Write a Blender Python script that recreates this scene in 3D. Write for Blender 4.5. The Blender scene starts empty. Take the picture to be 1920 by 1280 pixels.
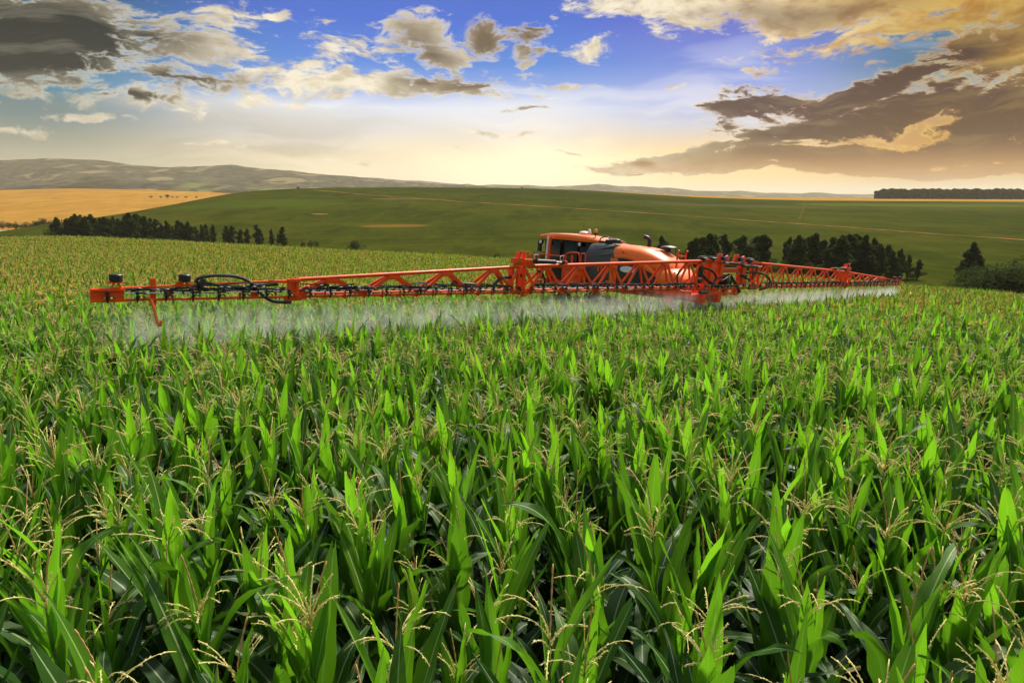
import bpy, bmesh, math, random
import numpy as np
from mathutils import Vector, Matrix, Euler

random.seed(7)
rng = np.random.default_rng(7)
R = math.radians
scene = bpy.context.scene

# ------------------------------------------------------------------ camera
CZ = 3.5
PITCH = R(12.1)
F = 1280.0
cam_d = bpy.data.cameras.new('camera')
cam_d.lens = 24.0
cam_d.sensor_width = 36.0
cam_d.clip_start = 0.05
cam_d.clip_end = 60000
cam = bpy.data.objects.new('camera', cam_d)
scene.collection.objects.link(cam)
cam.location = (0, 0, CZ)
cam.rotation_euler = (math.pi / 2 - PITCH, 0, 0)
scene.camera = cam

def lin(r, g, b):
    def f(c):
        c /= 255.0
        return c / 12.92 if c <= 0.04045 else ((c + 0.055) / 1.055) ** 2.4
    return (f(r), f(g), f(b), 1.0)

def ray(px, py):
    u = (px - 960) / F
    v = (640 - py) / F
    return np.array([u, math.cos(PITCH) + v * math.sin(PITCH), -math.sin(PITCH) + v * math.cos(PITCH)])

def slope(px, py):
    r = ray(px, py)
    return r[0] / r[1], r[2] / r[1]

def azel(px, py):
    r = ray(px, py)
    return math.atan2(r[0], r[1]), math.atan2(r[2], math.hypot(r[0], r[1]))

# ------------------------------------------------------------------ render settings
scene.render.engine = 'CYCLES'
scene.view_settings.view_transform = 'Standard'
scene.view_settings.look = 'None'
scene.view_settings.gamma = 1.0
scene.view_settings.exposure = 0.25
cy = scene.cycles
cy.use_denoising = True
cy.max_bounces = 6
cy.diffuse_bounces = 3
cy.glossy_bounces = 2
cy.transmission_bounces = 4
cy.transparent_max_bounces = 8
cy.volume_bounces = 5
cy.caustics_reflective = False
cy.caustics_refractive = False
cy.volume_step_rate = 1.0
cy.volume_max_steps = 128

# ------------------------------------------------------------------ sun
SUN_EL, SUN_AZ = R(48), R(30)      # azimuth measured from +Y towards +X
sun_d = bpy.data.lights.new('sun', 'SUN')
sun_d.energy = 5.0
sun_d.angle = R(6)
sun_d.color = (1.0, 0.93, 0.80)
sun = bpy.data.objects.new('sun', sun_d)
scene.collection.objects.link(sun)
sd = Vector((math.sin(SUN_AZ) * math.cos(SUN_EL), math.cos(SUN_AZ) * math.cos(SUN_EL), math.sin(SUN_EL)))
sun.rotation_euler = sd.to_track_quat('Z', 'Y').to_euler()
sun.location = (0, 0, 60)

# ------------------------------------------------------------------ node helpers
class NT:
    def __init__(self, tree):
        self.t = tree
        self.n = tree.nodes
        self.l = tree.links
    def new(self, typ, **kw):
        nd = self.n.new(typ)
        for k, v in kw.items():
            setattr(nd, k, v)
        return nd
    def set(self, sock, v):
        if hasattr(v, 'is_output'):
            self.l.new(v, sock)
        elif v is not None:
            sock.default_value = v
    def math(self, op, a, b=None, c=None, clamp=False):
        nd = self.new('ShaderNodeMath', operation=op, use_clamp=clamp)
        for i, v in enumerate((a, b, c)):
            if v is not None:
                self.set(nd.inputs[i], v)
        return nd.outputs[0]
    def ss(self, v, lo, hi, a=0.0, b=1.0):
        nd = self.new('ShaderNodeMapRange', interpolation_type='SMOOTHSTEP')
        self.set(nd.inputs['Value'], v)
        self.set(nd.inputs['From Min'], lo)
        self.set(nd.inputs['From Max'], hi)
        self.set(nd.inputs['To Min'], a)
        self.set(nd.inputs['To Max'], b)
        return nd.outputs[0]
    def mix(self, f, a, b, mode='MIX'):
        nd = self.new('ShaderNodeMix', data_type='RGBA', blend_type=mode)
        self.set(nd.inputs[0], f)
        self.set(nd.inputs[6], a)
        self.set(nd.inputs[7], b)
        return nd.outputs[2]
    def noise(self, vec, scale, detail=4, rough=0.55, dist=0.0, lac=2.0):
        nd = self.new('ShaderNodeTexNoise')
        if vec is not None:
            self.set(nd.inputs['Vector'], vec)
        nd.inputs['Scale'].default_value = scale
        nd.inputs['Detail'].default_value = detail
        nd.inputs['Roughness'].default_value = rough
        nd.inputs['Distortion'].default_value = dist
        nd.inputs['Lacunarity'].default_value = lac
        return nd.outputs['Fac']
    def mapping(self, vec, loc=(0, 0, 0), rot=(0, 0, 0), scale=(1, 1, 1), vt='POINT'):
        nd = self.new('ShaderNodeMapping', vector_type=vt)
        self.set(nd.inputs['Vector'], vec)
        nd.inputs['Location'].default_value = loc
        nd.inputs['Rotation'].default_value = rot
        nd.inputs['Scale'].default_value = scale
        return nd.outputs[0]
    def ramp(self, fac, stops, interp='LINEAR'):
        nd = self.new('ShaderNodeValToRGB')
        cr = nd.color_ramp
        cr.interpolation = interp
        while len(cr.elements) > 1:
            cr.elements.remove(cr.elements[-1])
        cr.elements[0].position = stops[0][0]
        cr.elements[0].color = stops[0][1]
        for p, c in stops[1:]:
            e = cr.elements.new(p)
            e.color = c
        self.set(nd.inputs[0], fac)
        return nd.outputs[0]

# ------------------------------------------------------------------ world
world = bpy.data.worlds.new('World')
scene.world = world
world.use_nodes = True
world.node_tree.nodes.clear()
W = NT(world.node_tree)
gen = W.new('ShaderNodeTexCoord').outputs['Generated']
sep = W.new('ShaderNodeSeparateXYZ')
W.l.new(gen, sep.inputs[0])
AZ = W.math('ARCTAN2', sep.outputs[0], sep.outputs[1])
EL = W.math('ARCSINE', sep.outputs[2])
comb = W.new('ShaderNodeCombineXYZ')
W.l.new(AZ, comb.inputs[0]); W.l.new(EL, comb.inputs[1])
Q = comb.outputs[0]
# warp
nw = W.new('ShaderNodeTexNoise'); W.set(nw.inputs['Vector'], W.mapping(Q, scale=(1, 1.8, 1))); nw.inputs['Scale'].default_value = 5; nw.inputs['Detail'].default_value = 4
wv = W.new('ShaderNodeVectorMath', operation='SUBTRACT'); W.l.new(nw.outputs['Color'], wv.inputs[0]); wv.inputs[1].default_value = (.5, .5, .5)
ws = W.new('ShaderNodeVectorMath', operation='SCALE'); W.l.new(wv.outputs[0], ws.inputs[0]); ws.inputs['Scale'].default_value = 0.07
qa = W.new('ShaderNodeVectorMath', operation='ADD'); W.l.new(Q, qa.inputs[0]); W.l.new(ws.outputs[0], qa.inputs[1])
QW = qa.outputs[0]
CN = W.noise(W.mapping(QW, loc=(3.1, 1.7, 0), rot=(0, 0, R(-6)), scale=(1, 2.8, 1)), 12, 10, 0.62, 0.35)
CN2 = W.noise(W.mapping(QW, loc=(8.3, 4.2, 2), rot=(0, 0, R(-8)), scale=(1, 3.6, 1)), 5, 8, 0.58, 0.3)

def blob(px, py, rx, ry, rot=0):
    a, e = azel(px, py)
    m = W.new('ShaderNodeMapping', vector_type='TEXTURE')
    W.l.new(QW, m.inputs[0])
    m.inputs['Location'].default_value = (a, e, 0)
    m.inputs['Rotation'].default_value = (0, 0, R(rot))
    m.inputs['Scale'].default_value = (rx / F, ry / F, 10)
    g = W.new('ShaderNodeTexGradient', gradient_type='SPHERICAL')
    W.l.new(m.outputs[0], g.inputs[0])
    return g.outputs['Fac']

def field(lst):
    acc = None
    for (x, y, rx, ry, rot, amp) in lst:
        f = W.math('MULTIPLY', W.math('POWER', blob(x, y, rx, ry, rot), .7), amp * 1.22)
        acc = f if acc is None else W.math('MAXIMUM', acc, f)
    return acc

LIGHT = [(70, 75, 250, 90, 4, .80), (330, 80, 170, 65, -8, .52), (430, 40, 120, 45, 0, .40), (340, 158, 180, 34, 2, .55),
         (280, 190, 330, 22, 0, .42), (480, 170, 220, 55, 6, .43), (600, 30, 120, 30, 0, .33), (690, 85, 170, 55, 10, .46),
         (620, 165, 330, 45, 2, .50), (810, 95, 110, 55, -30, .46), (905, 72, 64, 40, -20, .44), (1000, 55, 85, 30, 20, .40), (1000, 95, 52, 28, 10, .48),
         (890, 165, 240, 42, 3, .46), (1080, 165, 80, 16, 0, .38), (1105, 85, 80, 32, 20, .40), (1230, 42, 30, 26, 0, .40), (1250, 75, 40, 16, 0, .30),
         (520, 22, 60, 20, 0, .40), (620, 90, 60, 24, 10, .40), (200, 98, 120, 60, 0, .5),
         (1500, 8, 560, 62, -6, .62), (1700, 60, 330, 50, 6, .52), (1880, 110, 190, 120, 0, .62), (1150, 5, 120, 26, 0, .40),
         (1395, 205, 160, 52, 12, .60), (1600, 188, 300, 30, 20, .66), (1640, 222, 300, 36, 8, .66), (1900, 222, 200, 46, 0, .70),
         (1620, 288, 600, 24, 2, .80), (1640, 312, 560, 16, 0, .66), (1830, 262, 260, 34, 4, .66), (1330, 284, 280, 14, 4, .55),
         (1000, 212, 100, 8, 3, .40), (1200, 298, 36, 9, 10, .45), (930, 250, 120, 8, -3, .36), (870, 277, 90, 7, 0, .36), (1050, 280, 120, 7, 0, .32),
         (650, 300, 100, 16, -6, .36), (1190, 323, 36, 6, 6, .40), (400, 273, 110, 8, 0, .33), (150, 212, 70, 8, 0, .36), (30, 232, 120, 14, 0, .3),
         (1400, 130, 22, 10, 0, .42), (1260, 168, 40, 8, 0, .33)]
DARK = [(70, 75, 300, 110, 2, 1.15), (300, 80, 130, 55, -8, .85), (340, 158, 150, 26, 2, 1.0), (230, 188, 130, 14, 0, 1.0), (800, 98, 110, 60, -30, .85), (915, 74, 75, 50, 0, .95),
        (1000, 70, 80, 60, 0, 1.0), (900, 160, 200, 34, 3, .95), (790, 155, 90, 25, 0, .9), (1395, 205, 190, 70, 10, 1.25), (1600, 185, 330, 60, 20, 1.25), (1680, 215, 310, 62, 10, 1.25),
        (1910, 230, 200, 55, 0, 1.25), (1620, 296, 620, 60, 0, .95), (1850, 285, 330, 70, 0, 1.25), (1550, 15, 260, 30, -3, .62), (1850, 60, 200, 70, 0, .5), (1000, 212, 100, 10, 3, .8), (1200, 298, 50, 14, 0, 1.0), (1190, 323, 40, 9, 0, .9), (180, 240, 200, 30, 0, .45)]
B = field(LIGHT)
D = field(DARK)
CN3 = W.noise(W.mapping(QW, loc=(5.1, 2.7, 0), scale=(1, 2.4, 1)), 40, 8, 0.65, 0.3)
nz = W.math('ADD', W.math('ADD', W.math('MULTIPLY', W.math('SUBTRACT', CN, 0.5), 2.0), W.math('MULTIPLY', W.math('SUBTRACT', CN2, 0.5), 1.2)), W.math('MULTIPLY', W.math('SUBTRACT', CN3, 0.5), 1.3))
dens = W.math('ADD', nz, W.math('SUBTRACT', W.math('MULTIPLY', B, 1.5), 0.42))
alpha = W.ss(dens, -0.06, 0.36)
dark = W.math('MULTIPLY', W.ss(dens, 0.08, 0.34), D, clamp=True)

# el axis normalised: 0 = horizon, 1 = 0.30 rad (top of picture is 0.253)
e01 = W.math('DIVIDE', EL, 0.30, clamp=True)
def ey_(py):
    return max(0.0, min(1.0, azel(960, py)[1] / 0.30))
rl = W.ramp(e01, [(0, lin(206, 196, 168)), (ey_(330), lin(204, 196, 168)), (ey_(280), lin(158, 160, 142)), (ey_(230), lin(104, 134, 140)), (ey_(190), lin(70, 134, 162)), (ey_(120), lin(62, 122, 150)), (ey_(30), lin(40, 92, 122)), (1, lin(44, 86, 112))])
rc = W.ramp(e01, [(0, lin(250, 238, 212)), (ey_(330), lin(252, 236, 200)), (ey_(290), lin(252, 234, 200)), (ey_(250), lin(232, 226, 222)), (ey_(205), lin(226, 232, 246)), (ey_(180), lin(160, 184, 238)), (ey_(120), lin(92, 142, 224)), (ey_(40), lin(76, 116, 214)), (1, lin(80, 110, 200))])
rr = W.ramp(e01, [(0, lin(206, 190, 160)), (ey_(345), lin(222, 190, 136)), (ey_(310), lin(206, 144, 58)), (ey_(250), lin(196, 150, 84)), (ey_(200), lin(150, 165, 175)), (ey_(150), lin(70, 120, 150)), (ey_(100), lin(70, 120, 155)), (ey_(30), lin(110, 120, 140)), (1, lin(140, 130, 110))])
rm = W.ramp(e01, [(0, lin(244, 226, 190)), (ey_(330), lin(250, 214, 144)), (ey_(290), lin(246, 200, 116)), (ey_(240), lin(205, 208, 226)), (ey_(190), lin(165, 182, 236)), (ey_(120), lin(122, 144, 222)), (ey_(40), lin(100, 108, 204)), (1, lin(104, 105, 190))])
az = lambda x: azel(x, 200)[0]
c = W.mix(W.ss(AZ, az(40), az(620)), rl, rc)
c = W.mix(W.ss(AZ, az(1000), az(1330)), c, rm)
c = W.mix(W.ss(AZ, az(1420), az(1760)), c, rr)
# soft streaky high haze
ST = W.noise(W.mapping(QW, loc=(1.2, .4, 0), rot=(0, 0, R(3)), scale=(1, 7, 1)), 4, 6, 0.5, 0.2)
stm = W.math('MULTIPLY', W.ss(ST, .42, .66), W.math('SQRT', blob(860, 225, 620, 60, 0)))
c = W.mix(W.math('MULTIPLY', stm, .85), c, lin(253, 250, 246))
stl = W.math('MULTIPLY', W.ss(ST, .40, .62), W.math('SQRT', blob(330, 255, 520, 60, 0)))
c = W.mix(W.math('MULTIPLY', stl, .6), c, lin(160, 150, 124))
st2 = W.math('MULTIPLY', W.ss(ST, .46, .62), W.math('SQRT', blob(1380, 165, 330, 90, 12)))
c = W.mix(W.math('MULTIPLY', st2, .55), c, lin(226, 226, 244))
glow = blob(1050, 312, 520, 95, 0)
c = W.mix(W.math('MULTIPLY', W.math('POWER', glow, 1.3), .95), c, (1.15, .95, .60, 1))
g3 = blob(1050, 322, 300, 62, 0)
c = W.mix(W.math('POWER', g3, 1.1), c, (1.5, 1.28, .86, 1))
g4 = blob(1290, 322, 360, 50, 0)
c = W.mix(W.math('MULTIPLY', g4, .7), c, (1.1, .76, .32, 1))
g2 = blob(940, 205, 260, 50, 0)
c = W.mix(W.math('MULTIPLY', g2, .5), c, (1.0, .98, .97, 1))
# cloud colour
warmr = W.ss(AZ, az(1150), az(1850))
edge = W.mix(warmr, lin(255, 243, 214), lin(255, 212, 100))
body = W.mix(W.ss(AZ, az(1050), az(1500)), W.mix(W.ss(AZ, az(150), az(600)), lin(96, 88, 64), lin(146, 124, 82)), lin(100, 50, 6))
deep = W.mix(W.ss(AZ, az(1050), az(1400)), W.mix(W.ss(AZ, az(200), az(600)), lin(36, 35, 25), lin(116, 96, 60)), lin(70, 32, 2))
mid = W.mix(W.ss(dens, .20, .46), body, deep)
lowb = W.ss(EL, azel(960, 335)[1], azel(960, 270)[1])
mid = W.mix(W.math('MULTIPLY', W.math('SUBTRACT', 1.0, lowb), .7), mid, lin(208, 142, 62))
shade = W.mix(W.ss(W.noise(W.mapping(QW, scale=(1, 2.4, 1)), 26, 6, .6), .38, .68), edge, W.mix(warmr, lin(212, 196, 162), lin(214, 150, 36)))
mid = W.mix(W.math('MULTIPLY', W.ss(W.noise(W.mapping(QW, loc=(4, 9, 0), rot=(0, 0, R(-8)), scale=(1, 6, 1)), 9, 7, .6, .2), .50, .66), .18), mid, W.mix(.5, edge, body))
cc = W.mix(dark, shade, mid)
c = W.mix(W.math('MULTIPLY', alpha, .95), c, cc)
# upper sky: physical sky
nish = W.new('ShaderNodeTexSky', sky_type='NISHITA')
nish.sun_disc = False
nish.sun_elevation = SUN_EL
nish.sun_rotation = SUN_AZ
nish.dust_density = 2.0
UP = W.new('ShaderNodeVectorMath', operation='SCALE')
W.l.new(nish.outputs[0], UP.inputs[0]); UP.inputs['Scale'].default_value = 0.145
thin = W.mix(W.math('MULTIPLY', W.ss(W.noise(W.mapping(gen, scale=(1, 1, 1)), 3.0, 6, .55), .40, .60), .6), UP.outputs[0], (1.25, 1.2, 1.1, 1))
up = W.ss(EL, 0.285, 0.42)
c = W.mix(up, c, thin)
dn = W.ss(EL, -0.02, -0.2)
c = W.mix(dn, c, (.10, .10, .06, 1))
bg = W.new('ShaderNodeBackground')
W.set(bg.inputs['Color'], c)
bg.inputs['Strength'].default_value = 0.84
wo = W.new('ShaderNodeOutputWorld')
W.l.new(bg.outputs[0], wo.inputs['Surface'])
world.cycles.sampling_method = 'MANUAL'
world.cycles.sample_map_resolution = 1024

# ------------------------------------------------------------------ materials
def mat(name, col=(.5, .5, .5), rough=.5, metal=0.0, spec=.5, coat=0.0, bump=None, vary=None):
    m = bpy.data.materials.new(name)
    m.use_nodes = True
    t = NT(m.node_tree)
    b = m.node_tree.nodes['Principled BSDF']
    b.inputs['Base Color'].default_value = (*col[:3], 1)
    b.inputs['Roughness'].default_value = rough
    b.inputs['Metallic'].default_value = metal
    b.inputs['Specular IOR Level'].default_value = spec
    b.inputs['Coat Weight'].default_value = coat
    b.inputs['Coat Roughness'].default_value = .12
    co = t.new('ShaderNodeTexCoord').outputs['Object']
    if vary:
        sc, c2, lo, hi = vary
        f = t.ss(t.noise(co, sc, 6, .6), lo, hi)
        t.set(b.inputs['Base Color'], t.mix(f, (*col[:3], 1), (*c2[:3], 1)))
        t.set(b.inputs['Roughness'], t.math('ADD', t.math('MULTIPLY', f, .25), rough))
    if bump:
        bn = t.new('ShaderNodeBump')
        bn.inputs['Strength'].default_value = bump[1]
        bn.inputs['Distance'].default_value = bump[2]
        t.set(bn.inputs['Height'], t.noise(co, bump[0], 5, .6))
        t.l.new(bn.outputs[0], b.inputs['Normal'])
    return m

M = {}
M['orange'] = mat('orange_paint', (.88, .085, .006), .42, spec=.3, coat=.04, vary=(6, (.46, .07, .02), .52, .82))
M['hood'] = mat('orange_hood', (.88, .17, .010), .38, spec=.35, coat=.08, vary=(3, (.52, .11, .03), .56, .85))
M['black'] = mat('black_rubber', (.014, .014, .015), .45, vary=(9, (.04, .038, .033), .5, .8))
M['tank'] = mat('grey_tank', (.055, .054, .056), .38, spec=.6, vary=(4, (.09, .085, .075), .5, .85))
M['glass'] = mat('dark_glass', (.006, .007, .008), .12, spec=.4)
M['steel'] = mat('steel', (.62, .62, .60), .3, metal=.85)
M['white'] = mat('white_paint', (.75, .74, .70), .45)
M['green'] = mat('green_plastic', (.01, .33, .17), .4)
M['yellow'] = mat('yellow_plastic', (.75, .52, .06), .4)
M['blue'] = mat('blue_plastic', (.02, .06, .38), .4)
M['amber'] = mat('amber_lens', (.85, .30, .01), .2)
M['tyre'] = mat('tyre', (.02, .019, .017), .8, vary=(5, (.07, .05, .03), .45, .7))
M['soil'] = mat('soil', (.035, .022, .013), .95, spec=0, bump=(9, .8, .08), vary=(2.5, (.02, .015, .009), .4, .65))
M['bark'] = mat('bark', (.16, .13, .10), .9, vary=(2, (.08, .06, .045), .4, .6))

def leaf_mat(name):
    m = bpy.data.materials.new(name)
    m.use_nodes = True
    t = NT(m.node_tree)
    b = m.node_tree.nodes['Principled BSDF']
    out = m.node_tree.nodes['Material Output']
    uv = t.new('ShaderNodeUVMap', uv_map='leafuv').outputs[0]
    s = t.new('ShaderNodeSeparateXYZ'); t.l.new(uv, s.inputs[0])
    U, V = s.outputs[0], s.outputs[1]
    tone = t.new('ShaderNodeAttribute', attribute_name='tone').outputs['Fac']
    info = t.new('ShaderNodeObjectInfo').outputs['Random']
    du = t.math('ABSOLUTE', t.math('SUBTRACT', U, .5))
    rib = t.ss(du, .055, .018)
    veins = t.math('ADD', t.math('MULTIPLY', t.math('SINE', t.math('MULTIPLY', U, 95.0)), .5), .5)
    co = t.new('ShaderNodeTexCoord').outputs['Object']
    n1 = t.noise(co, 5, 4, .6)
    n2 = t.noise(co, 60, 3, .6)
    lo = t.mix(n1, (.007, .030, .007, 1), (.018, .060, .012, 1))  # lower leaves dark green, with the crop's inner shade put into the colour
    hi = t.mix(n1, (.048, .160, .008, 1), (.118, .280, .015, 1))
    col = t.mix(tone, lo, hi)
    col = t.mix(t.math('MULTIPLY', t.math('POWER', info, 2.0), .35), col, (.13, .23, .012, 1))
    col = t.mix(t.math('MULTIPLY', veins, .45), col, t.mix(.5, col, (.02, .06, .01, 1)))
    # dry tips, margins and bite marks
    tip = t.math('MULTIPLY', t.ss(V, .86, 1.0), t.ss(n1, .48, .62))
    col = t.mix(tip, col, (.30, .24, .08, 1))
    spots = t.math('MULTIPLY', t.ss(n2, .68, .74), .5)
    col = t.mix(spots, col, (.30, .34, .06, 1))
    ribc = t.mix(tone, (.30, .38, .20, 1), (.42, .56, .16, 1))
    col = t.mix(t.math('MULTIPLY', rib, .85), col, ribc)
    t.set(b.inputs['Base Color'], col)
    t.set(b.inputs['Roughness'], t.math('ADD', .34, t.math('MULTIPLY', n1, .18)))
    t.set(b.inputs['Specular IOR Level'], t.math('SUBTRACT', .30, t.math('MULTIPLY', tone, .14)))
    bn = t.new('ShaderNodeBump'); bn.inputs['Strength'].default_value = .35; bn.inputs['Distance'].default_value = .004
    t.set(bn.inputs['Height'], t.math('ADD', veins, t.math('MULTIPLY', rib, -2.0)))
    t.l.new(bn.outputs[0], b.inputs['Normal'])
    tr = t.new('ShaderNodeBsdfTranslucent')
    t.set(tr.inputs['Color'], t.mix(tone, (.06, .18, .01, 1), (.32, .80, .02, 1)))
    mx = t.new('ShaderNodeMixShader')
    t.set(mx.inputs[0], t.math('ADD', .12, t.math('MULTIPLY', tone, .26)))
    t.l.new(b.outputs[0], mx.inputs[1]); t.l.new(tr.outputs[0], mx.inputs[2])
    t.l.new(mx.outputs[0], out.inputs['Surface'])
    return m
M['leaf'] = leaf_mat('maize_leaf')

def simple_trans(name, c1, c2, sc, trans, rough=.7):
    m = bpy.data.materials.new(name)
    m.use_nodes = True
    t = NT(m.node_tree)
    b = m.node_tree.nodes['Principled BSDF']
    out = m.node_tree.nodes['Material Output']
    co = t.new('ShaderNodeTexCoord').outputs['Object']
    info = t.new('ShaderNodeObjectInfo').outputs['Random']
    f = t.math('ADD', t.math('MULTIPLY', t.ss(t.noise(co, sc, 4, .6), .3, .7), .7), t.math('MULTIPLY', info, .3))
    col = t.mix(f, (*c1, 1), (*c2, 1))
    t.set(b.inputs['Base Color'], col)
    b.inputs['Roughness'].default_value = rough
    b.inputs['Specular IOR Level'].default_value = .25 if name.startswith('tassel') else 0.0
    tr = t.new('ShaderNodeBsdfTranslucent'); t.set(tr.inputs['Color'], col)
    mx = t.new('ShaderNodeMixShader'); mx.inputs[0].default_value = trans
    t.l.new(b.outputs[0], mx.inputs[1]); t.l.new(tr.outputs[0], mx.inputs[2])
    t.l.new(mx.outputs[0], out.inputs['Surface'])
    return m
M['tassel'] = simple_trans('tassel', (.86, .80, .34), (.84, .70, .27), 8, .35)
M['ripe'] = simple_trans('ripe_tassel', (.88, .70, .20), (.84, .60, .14), 8, .35)
M['spike'] = simple_trans('tassel_spike', (.62, .36, .13), (.70, .44, .18), 8, .2)
M['stalk'] = simple_trans('stalk', (.09, .20, .04), (.20, .30, .07), 3, .1, .5)
M['crown'] = simple_trans('tree_leaves', (.030, .050, .011), (.072, .098, .026), .35, .3, .7)
M['wood'] = simple_trans('wood_leaves', (.035, .045, .022), (.055, .06, .03), .02, .1, .8)

def field_mat(name, c1, c2, c3, scale, stripe=None, patches=None):
    m = bpy.data.materials.new(name)
    m.use_nodes = True
    t = NT(m.node_tree)
    b = m.node_tree.nodes['Principled BSDF']
    co = t.new('ShaderNodeTexCoord').outputs['Object']
    n1 = t.noise(co, scale, 6, .6)
    n2 = t.noise(t.mapping(co, rot=(0, 0, R(20)), scale=(.25, 3, 1)), scale * 2.2, 6, .6)
    col = t.mix(t.ss(n1, .35, .65), (*c1, 1), (*c2, 1))
    col = t.mix(t.math('MULTIPLY', t.ss(n2, .45, .72), .6), col, (*c3, 1))
    n5 = t.noise(t.mapping(co, rot=(0, 0, R(6)), scale=(1, .55, 1)), scale * 4, 6, .68)
    n6 = t.noise(t.mapping(co, rot=(0, 0, R(-4)), scale=(1, .3, 1)), scale * 14, 5, .68)
    col = t.mix(t.ss(n5, .44, .60, 0, .6), col, (*c3, 1))
    col = t.mix(t.ss(n6, .48, .62, 0, .55), col, (*c2, 1))
    if stripe:
        w = t.new('ShaderNodeTexWave', wave_type='BANDS', bands_direction='Y')
        t.set(w.inputs['Vector'], t.mapping(co, rot=(0, 0, R(stripe[1]))))
        w.inputs['Scale'].default_value = stripe[0]; w.inputs['Distortion'].default_value = 3.0; w.inputs['Detail'].default_value = 3
        w.inputs['Detail Scale'].default_value = .4
        col = t.mix(t.math('MULTIPLY', w.outputs['Fac'], stripe[2]), col, (*c3, 1))
    if patches:
        for (x, y, rx, ry, rot, c4, amt) in patches:
            mp = t.new('ShaderNodeMapping', vector_type='TEXTURE')
            t.l.new(co, mp.inputs[0])
            mp.inputs['Location'].default_value = (x, y, 0); mp.inputs['Rotation'].default_value = (0, 0, R(rot)); mp.inputs['Scale'].default_value = (rx, ry, 1e4)
            g = t.new('ShaderNodeTexGradient', gradient_type='SPHERICAL'); t.l.new(mp.outputs[0], g.inputs[0])
            f = t.ss(t.math('ADD', g.outputs['Fac'], t.math('MULTIPLY', t.math('SUBTRACT', t.noise(co, scale * 4, 5, .6), .5), .9)), .2, .45)
            col = t.mix(t.math('MULTIPLY', f, amt), col, (*c4, 1))
    t.set(b.inputs['Base Color'], col)
    b.inputs['Roughness'].default_value = .95
    b.inputs['Specular IOR Level'].default_value = 0
    return m

# ------------------------------------------------------------------ mesh helpers
def tag(o, label=None, cat=None, group=None, kind=None):
    if label: o['label'] = label
    if cat: o['category'] = cat
    if group: o['group'] = group
    if kind: o['kind'] = kind
    return o

def link_mesh(name, me, parent=None):
    o = bpy.data.objects.new(name, me)
    scene.collection.objects.link(o)
    if parent is not None:
        o.parent = parent
    return o

def mesh_from(name, V, Fc, mats, mi=None, smooth=True, uv=None, tone=None):
    me = bpy.data.meshes.new(name)
    me.from_pydata([tuple(v) for v in V], [], Fc)
    for m in mats:
        me.materials.append(m)
    if mi is not None:
        me.polygons.foreach_set('material_index', mi)
    me.polygons.foreach_set('use_smooth', [smooth] * len(me.polygons))
    if uv is not None:
        ul = me.uv_layers.new(name='leafuv')
        vi = np.empty(len(me.loops), dtype=np.int32)
        me.loops.foreach_get('vertex_index', vi)
        ul.data.foreach_set('uv', np.asarray(uv, dtype=np.float32)[vi].ravel())
    if tone is not None:
        a = me.attributes.new('tone', 'FLOAT', 'POINT')
        a.data.foreach_set('value', np.asarray(tone, dtype=np.float32))
    me.update()
    return me

# ------------------------------------------------------------------ terrain
def corntop(X, Y):
    X = np.asarray(X, float); Y = np.asarray(Y, float)
    z = -1.35 - .0186 * X - .0991 * Y + .00076 * np.maximum(0, Y - 30) ** 2 - .03 * np.maximum(0, X - 20)
    yc = crest(X, Y)
    d = np.maximum(0, Y - yc)
    # beyond the crest the quadratic term would keep lifting the ground: replace by a falling slope
    zc_extra = np.where(d < 25, .006 * d * d, 3.75 + .3 * (d - 25))
    lift = .00076 * (np.maximum(0, Y - 30) ** 2 - np.maximum(0, np.minimum(Y, yc + 10) - 30) ** 2)
    return z - zc_extra - lift + .05 * np.sin(X * .23 + 1.3) * np.cos(Y * .17)
def crest(X, Y):
    u = np.clip(X / np.maximum(Y, 1.0), -1.2, 1.1)
    return 80 - 38 * u
PH = 2.15
def ground(X, Y):
    return corntop(X, Y) - PH + CZ

xs = np.concatenate([np.linspace(-170, -40, 30), np.linspace(-38, 38, 60), np.linspace(40, 150, 30)])
ys = np.concatenate([np.linspace(-40, 40, 70), np.linspace(42, 175, 60)])
GX, GY = np.meshgrid(xs, ys)
GZ = np.maximum(ground(GX, GY), -40)
GZ += .04 * np.sin(GX * 3.1) * np.sin(GY * 2.7)
def grid_faces(nr, nc):
    return [(r * nc + c, r * nc + c + 1, (r + 1) * nc + c + 1, (r + 1) * nc + c) for r in range(nr - 1) for c in range(nc - 1)]
me = mesh_from('field_soil', np.stack([GX.ravel(), GY.ravel(), GZ.ravel()], 1), grid_faces(len(ys), len(xs)), [M['soil']])
o = link_mesh('field_soil', me); tag(o, 'reddish brown soil under the maize crop', 'soil', kind='structure')

def px_surface(name, cols, rows_fn, material, label, cat, nrow):
    """rows_fn(px) -> list of (depth, z) ; a real terrain sheet sampled along view azimuths"""
    V = []
    for px in cols:
        pts = rows_fn(px)
        u = (px - 960) / F / .99
        for (Y, z) in pts:
            V.append((u * Y, Y, z + CZ))
    n = len(V) // len(cols)
    Fc = [(i * n + j, (i + 1) * n + j, (i + 1) * n + j + 1, i * n + j + 1) for i in range(len(cols) - 1) for j in range(n - 1)]
    me = mesh_from(name, V, Fc, [material])
    o = link_mesh(name, me)
    tag(o, label, cat, kind='structure')
    return o

def ip(x, pts):
    return float(np.interp(x, [p[0] for p in pts], [p[1] for p in pts]))
def zs(px, py, Y):
    return slope(px, py)[1] * Y

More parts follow.
